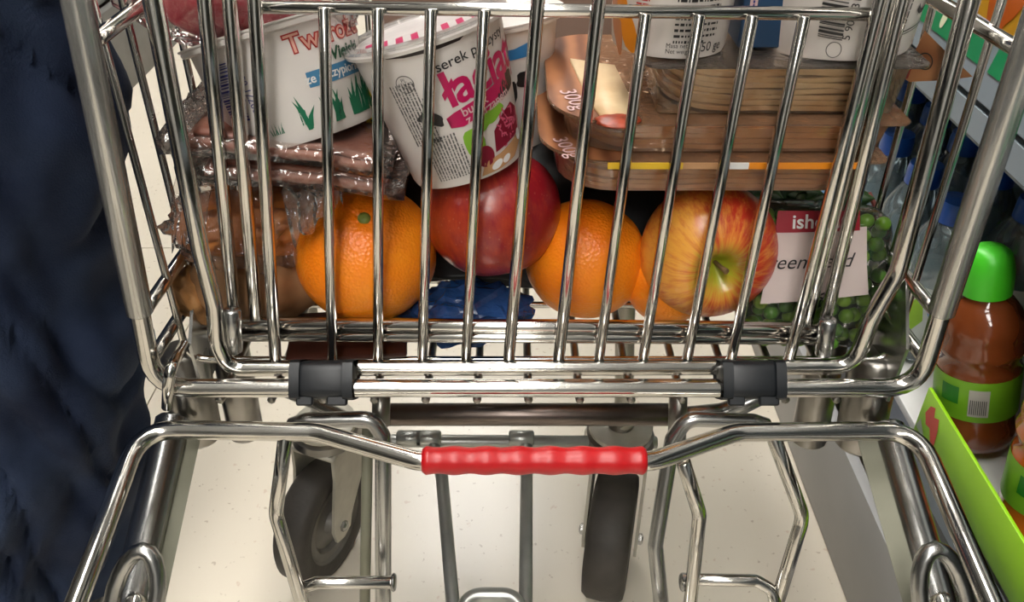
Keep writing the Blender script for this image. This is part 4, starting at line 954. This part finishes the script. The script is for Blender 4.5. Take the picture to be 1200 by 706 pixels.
Print().rect(-0.004, -0.0085, 0.012, 0.0012, 0.5).rect(-0.004, -0.0085, 0.012, 0.0012, -0.3).obj('bow_print', labmap, INK, e, 0.0006)
pm = []
for k, c in enumerate(((0.15, 0.34, 0.02), (0.22, 0.42, 0.03), (0.30, 0.50, 0.06), (0.10, 0.26, 0.03))):
    me = ico_blob(None, (0.0049, 0.0049, 0.0049), 2, 0.06, 5, k*1.0); me.materials.append(mat('pea_green_%d' % k, c, 0.35, var=0.25, scale=120)); pm.append(me)
rp2 = random.Random(9); done = []
tries = 0
while len(done) < 190 and tries < 20000:
    tries += 1
    q = V((rp2.uniform(-0.038, 0.038), rp2.uniform(-0.0175, -0.002), rp2.uniform(-0.041, 0.037)))
    if any((q-d).length < 0.0090 for d in done): continue
    done.append(q)
for q in done:
    o = link('pea', pm[rp2.randrange(4)], None); o.location = pc+Mp @ q
    tag(o, 'small round green pea inside the clear pack', 'pea', 'peas in the clear pack')
# -- bunch of dark leafy greens behind the peas
e = empty('leafy_greens', atY(1000, 290, 0.50), 'bunch of dark green leaves behind the pea pack', 'greens'); off = e.location.copy()
m_leaf = mat('leaf_dark_green', (0.018, 0.065, 0.018), 0.4, col2=(0.05, 0.12, 0.03), scale=50)
rl = random.Random(4)
for k in range(34):
    px, py = rl.uniform(885, 1012), rl.uniform(226, 268); y = rl.uniform(0.475, 0.54)
    c = atY(px, py, y); L_ = rl.uniform(0.007, 0.012); d = V((rl.uniform(-1, 1), rl.uniform(-0.6, 0.2), rl.uniform(-0.3, 1))).normalized(); sd = d.cross(V((0.2, -1, 0.4))).normalized(); nn = d.cross(sd).normalized()
    v = []
    for i in range(7):
        s = i/6; wd = L_*0.55*math.sin(math.pi*min(1, s*0.92+0.04))
        for j in (-1, 0, 1): v.append(c-off+d*(s-0.5)*2*L_+sd*j*wd+nn*(0.003*abs(j)+0.004*math.sin(s*3)))
    f = []
    for i in range(6):
        for j in range(2): a = i*3+j; f.append((a, a+1, a+4, a+3))
    o = link('leaf', mesh('leaf', v, f), m_leaf, e); md = o.modifiers.new('s', 'SOLIDIFY'); md.thickness = 0.0006
tube('stalk', [atY(1010, 268, 0.475), atY(1030, 250, 0.49), atY(1018, 226, 0.50)], 0.0016, mat('stalk_red', (0.25, 0.06, 0.05), 0.5), e, 0.01)
#@@BOTTLES
# ================================================================== bottles on the shelf
DK = 0.1785
def bottle_liquid(name, col, tr_=0.35):
    if name in MATS: return MATS[name]
    m, N, L, b = _new(name); b.inputs['Base Color'].default_value = (*col, 1); b.inputs['Roughness'].default_value = 0.12
    b.inputs['Transmission Weight'].default_value = tr_; b.inputs['IOR'].default_value = 1.35; b.inputs['Coat Weight'].default_value = 0.8; b.inputs['Coat Roughness'].default_value = 0.05
    tc = N.new('ShaderNodeTexCoord'); n1 = N.new('ShaderNodeTexNoise'); n1.inputs['Scale'].default_value = 40; L.new(tc.outputs['Object'], n1.inputs['Vector'])
    bp = N.new('ShaderNodeBump'); bp.inputs['Strength'].default_value = 0.15; bp.inputs['Distance'].default_value = 0.003; L.new(n1.outputs['Fac'], bp.inputs['Height']); L.new(bp.outputs['Normal'], b.inputs['Normal']); return m
P_JG = pmat('juice_green', (0.16, 0.38, 0.015)); P_JDG = pmat('juice_dark_green', (0.01, 0.16, 0.012)); P_GLOSSW = pmat('label_grey_white', (0.42, 0.40, 0.36))
def juice(loc, col, capm, label, name_m, spin=0.0, proto=None, lean=(0, 0, 0)):
    e = empty('juice_bottle', loc, label, 'bottle', 'juice bottles on the lower shelf'); e.scale = (1.09, 1.09, 1.18); e.rotation_euler = lean
    if proto:
        for ch in proto.children:
            c = ch.copy(); COL.objects.link(c); c.parent = e
        return e
    prof = [(0.022, 0.0), (0.0285, 0.002), (0.0305, 0.008), (0.0305, 0.018), (0.0285, 0.024), (0.0300, 0.030), (0.0300, 0.062), (0.0290, 0.066), (0.0270, 0.071), (0.0300, 0.077), (0.0310, 0.082), (0.0285, 0.087), (0.0300, 0.093), (0.0290, 0.100), (0.0255, 0.108), (0.020, 0.115), (0.0155, 0.118), (0.0150, 0.121)]
    lathe('bottle_body', prof, bottle_liquid(name_m, col), e, 36, ang=60)
    lathe('cap', [(0.0175, 0.1205), (0.0178, 0.124), (0.0178, 0.137), (0.0165, 0.144), (0.0145, 0.150), (0.010, 0.1535), (0.0005, 0.1545)], capm, e, 32, True, False, 50)
    mp = cone_map(0.0302, 0.0302, 0.1, -0.9)
    lw_ = lathe('label_wrap', [(0.0303, 0.030), (0.0304, 0.031), (0.0304, 0.062), (0.0303, 0.063)], P_JG, e, 36, False, False)
    Print().rect(-0.005, 0.050, 0.014, 0.014, 0, 4).obj('label_picture', mp, P_JDG, e, 0.0005)
    Print().rect(0.016, 0.046, 0.014, 0.022, 0, 4).obj('label_panel', mp, P_GLOSSW, e, 0.0005)
    b2 = Print()
    for k in range(9): b2.rect(0.0105+k*0.0013, 0.043, 0.0006, 0.012)
    b2.obj('barcode', mp, P_GREY, e, 0.0009)
    return e
m_capg = mat('cap_bright_green', (0.06, 0.55, 0.02), 0.35, var=0.05)
m_capo = mat('cap_orange', (0.55, 0.11, 0.01), 0.35, var=0.05)
j0 = juice(V((0.404, 0.547, DK+0.004)), (0.24, 0.058, 0.015), m_capg, 'amber juice bottle with a bright green cap standing behind the lime green shelf lip', 'juice_amber', lean=(-0.14, -0.16, 0))
j1 = juice(V((0.410, 0.440, DK+0.003)), (0.62, 0.13, 0.008), m_capo, 'bright orange juice bottle with an orange cap beside the green capped one', 'juice_orange', lean=(-0.10, -0.08, 0))
darkP = None
ORD = ('first', 'second', 'third', 'fourth', 'fifth', 'sixth', 'seventh', 'eighth')
for r_, x in enumerate((0.484, 0.556, 0.628)):
    for c_, y in enumerate((0.545, 0.468, 0.391)):
        lb = 'dark brown juice bottle, %s of its file behind the %s' % (ORD[r_], ('green capped amber bottle', 'gap beside the orange capped bottle', 'lime green shelf lip end')[c_])
        if darkP is None: darkP = juice(V((x, y, DK)), (0.10, 0.03, 0.012), mat('cap_dark', (0.05, 0.02, 0.01), 0.4), lb, 'juice_dark')
        else: juice(V((x, y, DK)), None, None, lb, None, proto=darkP)
m_water = film('water_bottle_pet', (0.80, 0.90, 0.95), 0.15, 0.06, haze=0.14, hazecol=(0.55, 0.68, 0.72))
m_capb = mat('cap_blue', (0.01, 0.09, 0.45), 0.35, var=0.08)
P_WL = pmat('water_label_white', (0.66, 0.72, 0.70)); P_WG = pmat('water_label_lime', (0.30, 0.55, 0.04)); P_WB = pmat('water_label_blue', (0.08, 0.28, 0.60))
wproto = None
def water(loc, label):
    global wproto
    e = empty('water_bottle', loc, label, 'bottle', 'water bottles on the lower shelf'); e.scale = (1.06, 1.06, 1.06)
    if wproto:
        for ch in wproto.children:
            c = ch.copy(); COL.objects.link(c); c.parent = e
        return e
    lathe('bottle_body', [(0.024, 0), (0.031, 0.004), (0.032, 0.012), (0.030, 0.018), (0.032, 0.024), (0.032, 0.085), (0.0305, 0.100), (0.025, 0.118), (0.017, 0.132), (0.0135, 0.138)], m_water, e, 32, ang=60)
    lathe('cap', [(0.0155, 0.137), (0.0155, 0.150), (0.0145, 0.156), (0.0005, 0.1575)], m_capb, e, 28, True, False, 40)
    lathe('label_wrap', [(0.0325, 0.026), (0.0326, 0.027), (0.0326, 0.082), (0.0325, 0.083)], P_WL, e, 32, False, False)
    mp = cone_map(0.0326, 0.0326, 0.1, -0.8)
    Print().poly([(-0.02, 0.03), (0.0, 0.028), (0.012, 0.05), (0.006, 0.078), (-0.004, 0.06), (-0.016, 0.05)]).obj('lime_print', mp, P_WG, e, 0.0005)
    for q in ((0.022, 0.055, 0.007, 0.020, 0.3), (-0.03, 0.05, 0.006, 0.018, -0.2)): Print().ell(*q, wob=0.1).obj('blue_print', mp, P_WB, e, 0.0005)
    wproto = e; return e
for i in range(3):
    for j in range(8):
        water(V((0.402+0.072*i, 0.680+0.072*j, DK)), 'blue capped water bottle, %s past the juice bottles in the %s row' % (ORD[j], ('aisle side', 'middle', 'rear')[i]))
# -- lime green shelf lip
lip = empty('shelf_lip', (0.360, 0.30, DK), 'bright lime green plastic shelf lip with a red smear of print', 'shelf lip')
box('lip_board', (0.3600, 0.280, DK+0.0245), (0.0035, 0.556, 0.049), mat('lip_lime_green', (0.30, 0.62, 0.01), 0.32, var=0.08, scale=12), lip, 0.0012)
Print().poly([(0.522, 0.192), (0.528, 0.190), (0.536, 0.200), (0.543, 0.198), (0.549, 0.206), (0.545, 0.217), (0.538, 0.221), (0.535, 0.213), (0.528, 0.217), (0.524, 0.207)]).obj('red_print', lambda u, v, l: V((0.3580, u, v))-lip.location, pmat('lip_red', (0.55, 0.06, 0.04)), lip)
Print().poly([(0.552, 0.196), (0.538, 0.186), (0.545, 0.183), (0.556, 0.186)]).obj('grey_print', lambda u, v, l: V((0.35795, u, v))-lip.location, pmat('lip_grey', (0.35, 0.42, 0.30)), lip)
# -- cartons on the upper shelf
UZ = 0.4640
cm = [mat('carton_white', (0.66, 0.64, 0.60), 0.45, var=0.06), mat('carton_yellow', (0.75, 0.38, 0.02), 0.4, var=0.15, scale=12), mat('carton_teal', (0.06, 0.30, 0.30), 0.4, var=0.15)]
for k, (y, wd, m, nm) in enumerate(((0.28, 0.17, 0, 'white carton on the upper shelf beside another white carton'), (0.555, 0.18, 0, 'white carton on the upper shelf right beside the yellow one'), (0.695, 0.080, 1, 'yellow and orange carton on the upper shelf'), (0.84, 0.18, 0, 'white carton on the upper shelf just past the yellow one'), (1.04, 0.18, 2, 'teal carton at the far end of the upper shelf'))):
    e = empty('carton', (0.47, y, UZ), nm, 'carton')
    o = link('box_body', rbox_data(0.15, wd, 0.20, 0.002, 1), cm[m], e); o.location = (0, 0, 0.1005)
    if m == 1: Print().ell(0.0, 0.06, 0.025, 0.04, 0.3, wob=0.1).obj('orange_picture', lambda u, v, l: V((-0.0755, u, v)), pmat('carton_orange', (0.65, 0.13, 0.01)), e)
    else: Print().rect(0, 0.13, wd*0.7, 0.03).obj('pale_panel', lambda u, v, l: V((-0.0755, u, v)), P_LPINK, e)
#@@PERSON
# ================================================================== person in jeans beside the trolley
pe = empty('person', (-0.46, 0.52, 0), 'person in dark navy jeans standing close beside the trolley', 'person')
m_jean = mat('navy_denim', (0.034, 0.052, 0.100), 0.85, col2=(0.009, 0.015, 0.038), scale=9, bump=0.35, bscale=700, spec=0.2)
def loft(name, rings, m, parent, seg=72, fold=0.0, sub=10, seed=0.0, cap=True):
    """rings: (cx, cy, z, rx, ry) interpolated smoothly, with cloth folds"""
    v, f = [], []; R_ = []
    for a, b_ in zip(rings[:-1], rings[1:]):
        for k in range(sub): s = k/sub; s2 = s*s*(3-2*s); R_.append(tuple(a[i]*(1-(s if i == 2 else s2))+b_[i]*(s if i == 2 else s2) for i in range(5)))
    R_.append(rings[-1])
    off = wo(parent)
    for (cx, cy, z, rx, ry) in R_:
        for k in range(seg):
            a = 2*math.pi*k/seg; c, s = math.cos(a), math.sin(a)
            n = noise.noise(V((c*1.1+seed, s*1.1, z*9+c*1.2)))*1.0+noise.noise(V((c*2.4, s*2.4+seed, z*16-c*2.5)))*0.55
            d = fold*(n-0.6*abs(noise.noise(V((c*1.5, s*1.5+seed, z*13+c*2.0)))))
            cr = abs(noise.noise(V((c*0.9+seed, s*0.9, z*13+c*4.5)))); d -= fold*0.55*(1-min(1, cr*3.2))**2
            v.append(V((cx+(rx+d)*c, cy+(ry+d)*s, z))-off)
    n = len(R_)
    for i in range(n-1):
        for k in range(seg): k2 = (k+1) % seg; f.append((i*seg+k, i*seg+k2, (i+1)*seg+k2, (i+1)*seg+k))
    if cap: f.append(tuple(reversed(range(seg)))); f.append(tuple((n-1)*seg+k for k in range(seg)))
    return link(name, mesh(name, v, f), m, parent)
loft('trouser_leg', [(-0.432, 0.490, 0.035, 0.072, 0.085), (-0.415, 0.490, 0.12, 0.078, 0.088), (-0.378, 0.495, 0.28, 0.092, 0.095), (-0.362, 0.505, 0.50, 0.104, 0.108), (-0.370, 0.515, 0.72, 0.106, 0.112), (-0.375, 0.520, 0.86, 0.110, 0.118), (-0.40, 0.52, 0.93, 0.10, 0.115)], m_jean, pe, 120, 0.024, 22, 1.0)
loft('trouser_leg', [(-0.560, 0.530, 0.035, 0.070, 0.085), (-0.556, 0.530, 0.28, 0.086, 0.092), (-0.552, 0.530, 0.50, 0.096, 0.10), (-0.548, 0.525, 0.72, 0.102, 0.110), (-0.53, 0.52, 0.86, 0.105, 0.118), (-0.51, 0.52, 0.93, 0.10, 0.115)], m_jean, pe, 72, 0.010, 10, 4.0)
loft('trouser_seat', [(-0.455, 0.52, 0.82, 0.165, 0.112), (-0.455, 0.52, 0.92, 0.180, 0.120), (-0.455, 0.52, 1.02, 0.165, 0.108)], m_jean, pe, 72, 0.006, 10, 2.0)
# body, one skinned surface: torso, neck, head, arms with fingers
def skin(name, V_, E_, R_, m, parent, root=0, sub=1):
    me = bpy.data.meshes.new(name); me.from_pydata([V(p)-parent.location for p in V_], E_, []); o = link(name, me, m, parent)
    md = o.modifiers.new('Skin', 'SKIN'); me.skin_vertices or None
    for i, r in enumerate(R_): me.skin_vertices[0].data[i].radius = (r, r) if not isinstance(r, tuple) else r
    me.skin_vertices[0].data[root].use_root = True
    s2 = o.modifiers.new('Sub', 'SUBSURF'); s2.levels = sub; s2.render_levels = sub; return o
m_skin = mat('skin_tone', (0.48, 0.28, 0.20), 0.5, var=0.1); m_top = mat('dark_jumper', (0.03, 0.03, 0.035), 0.9, var=0.2, bump=0.3)
X, Y_ = -0.455, 0.52
bv = [(X, Y_, 1.0), (X, Y_, 1.2), (X, Y_, 1.40), (X, Y_, 1.48), (X, Y_+0.01, 1.58), (X, Y_+0.02, 1.68)]; be = [(0, 1), (1, 2), (2, 3), (3, 4), (4, 5)]; br = [(0.13, 0.10), (0.14, 0.10), (0.13, 0.09), 0.052, 0.085, 0.07]
for s in (-1, 1):
    i0_ = len(bv); bv += [(X+s*0.18, Y_, 1.40), (X+s*0.235, Y_-0.01, 1.13), (X+s*0.235, Y_+0.07, 0.90), (X+s*0.232, Y_+0.10, 0.83)]
    be += [(2, i0_), (i0_, i0_+1), (i0_+1, i0_+2), (i0_+2, i0_+3)]; br += [0.062, 0.047, 0.031, (0.018, 0.036)]
    for k in range(5):
        j = len(bv); dy = (-0.030+0.017*k) if k < 4 else -0.034
        ln_ = (0.062, 0.074, 0.070, 0.055)[k] if k < 4 else 0.045
        z_ = 0.795 if k < 4 else 0.84
        bv += [(X+s*0.230, Y_+0.112+dy*1.2, z_), (X+s*0.222, Y_+0.118+dy*1.25, z_-ln_*0.6), (X+s*0.212, Y_+0.114+dy*1.25, z_-ln_)]
        be += [(i0_+3, j), (j, j+1), (j+1, j+2)]; br += [0.010, 0.0085, 0.0075]
skin('body', bv, be, br, m_skin, pe, 0, 2)
skin('jumper', bv[:4]+[bv[6], bv[7], bv[8]]+[bv[6+4+15], bv[7+4+15], bv[8+4+15]], [(0, 1), (1, 2), (2, 3), (2, 4), (4, 5), (5, 6), (2, 7), (7, 8), (8, 9)], [(0.15, 0.115), (0.155, 0.115), (0.145, 0.10), 0.064, 0.074, 0.060, 0.045, 0.074, 0.060, 0.045], m_top, pe, 0, 2)
me = ico_blob(None, (0.094, 0.105, 0.10), 4, 0.06, 6, 1.0); o = link('hair', me, mat('hair_brown', (0.04, 0.022, 0.012), 0.6, var=0.4, scale=80), pe); o.location = V((X, Y_-0.012, 1.685))-pe.location
for p, nm in (((X-0.032, Y_+0.093, 1.635), 'eye'), ((X+0.032, Y_+0.093, 1.635), 'eye')):
    o = link(nm, ico_blob(None, (0.011, 0.008, 0.008), 3), mat('eye_white', (0.7, 0.7, 0.68), 0.2, var=0.1), pe); o.location = V(p)-pe.location
o = link('nose', ico_blob(None, (0.013, 0.02, 0.022), 3), m_skin, pe); o.location = V((X, Y_+0.105, 1.605))-pe.location
o = link('mouth', ico_blob(None, (0.024, 0.007, 0.007), 3), mat('lips', (0.35, 0.12, 0.10), 0.5), pe); o.location = V((X, Y_+0.098, 1.565))-pe.location
for s in (-1, 1):
    o = link('ear', ico_blob(None, (0.008, 0.02, 0.03), 3), m_skin, pe); o.location = V((X+s*0.088, Y_, 1.62))-pe.location
m_shoe = mat('shoe_dark', (0.02, 0.02, 0.022), 0.5, var=0.2)
for cx, cy in ((-0.434, 0.515), (-0.562, 0.555)):
    me = ico_blob(None, (0.048, 0.14, 0.06), 4)
    for v in me.vertices:
        v.co.z = max(v.co.z, -0.028)
        if v.co.y > 0.03: v.co.z *= 0.75 if v.co.z > 0 else 1
    o = link('shoe', me, m_shoe, pe); o.location = V((cx, cy, 0.0405))-pe.location
    o = link('sole', rbox_data(0.088, 0.27, 0.012, 0.005, 2), mat('sole_rubber', (0.3, 0.3, 0.29), 0.7, var=0.1), pe); o.location = V((cx, cy, 0.0065))-pe.location
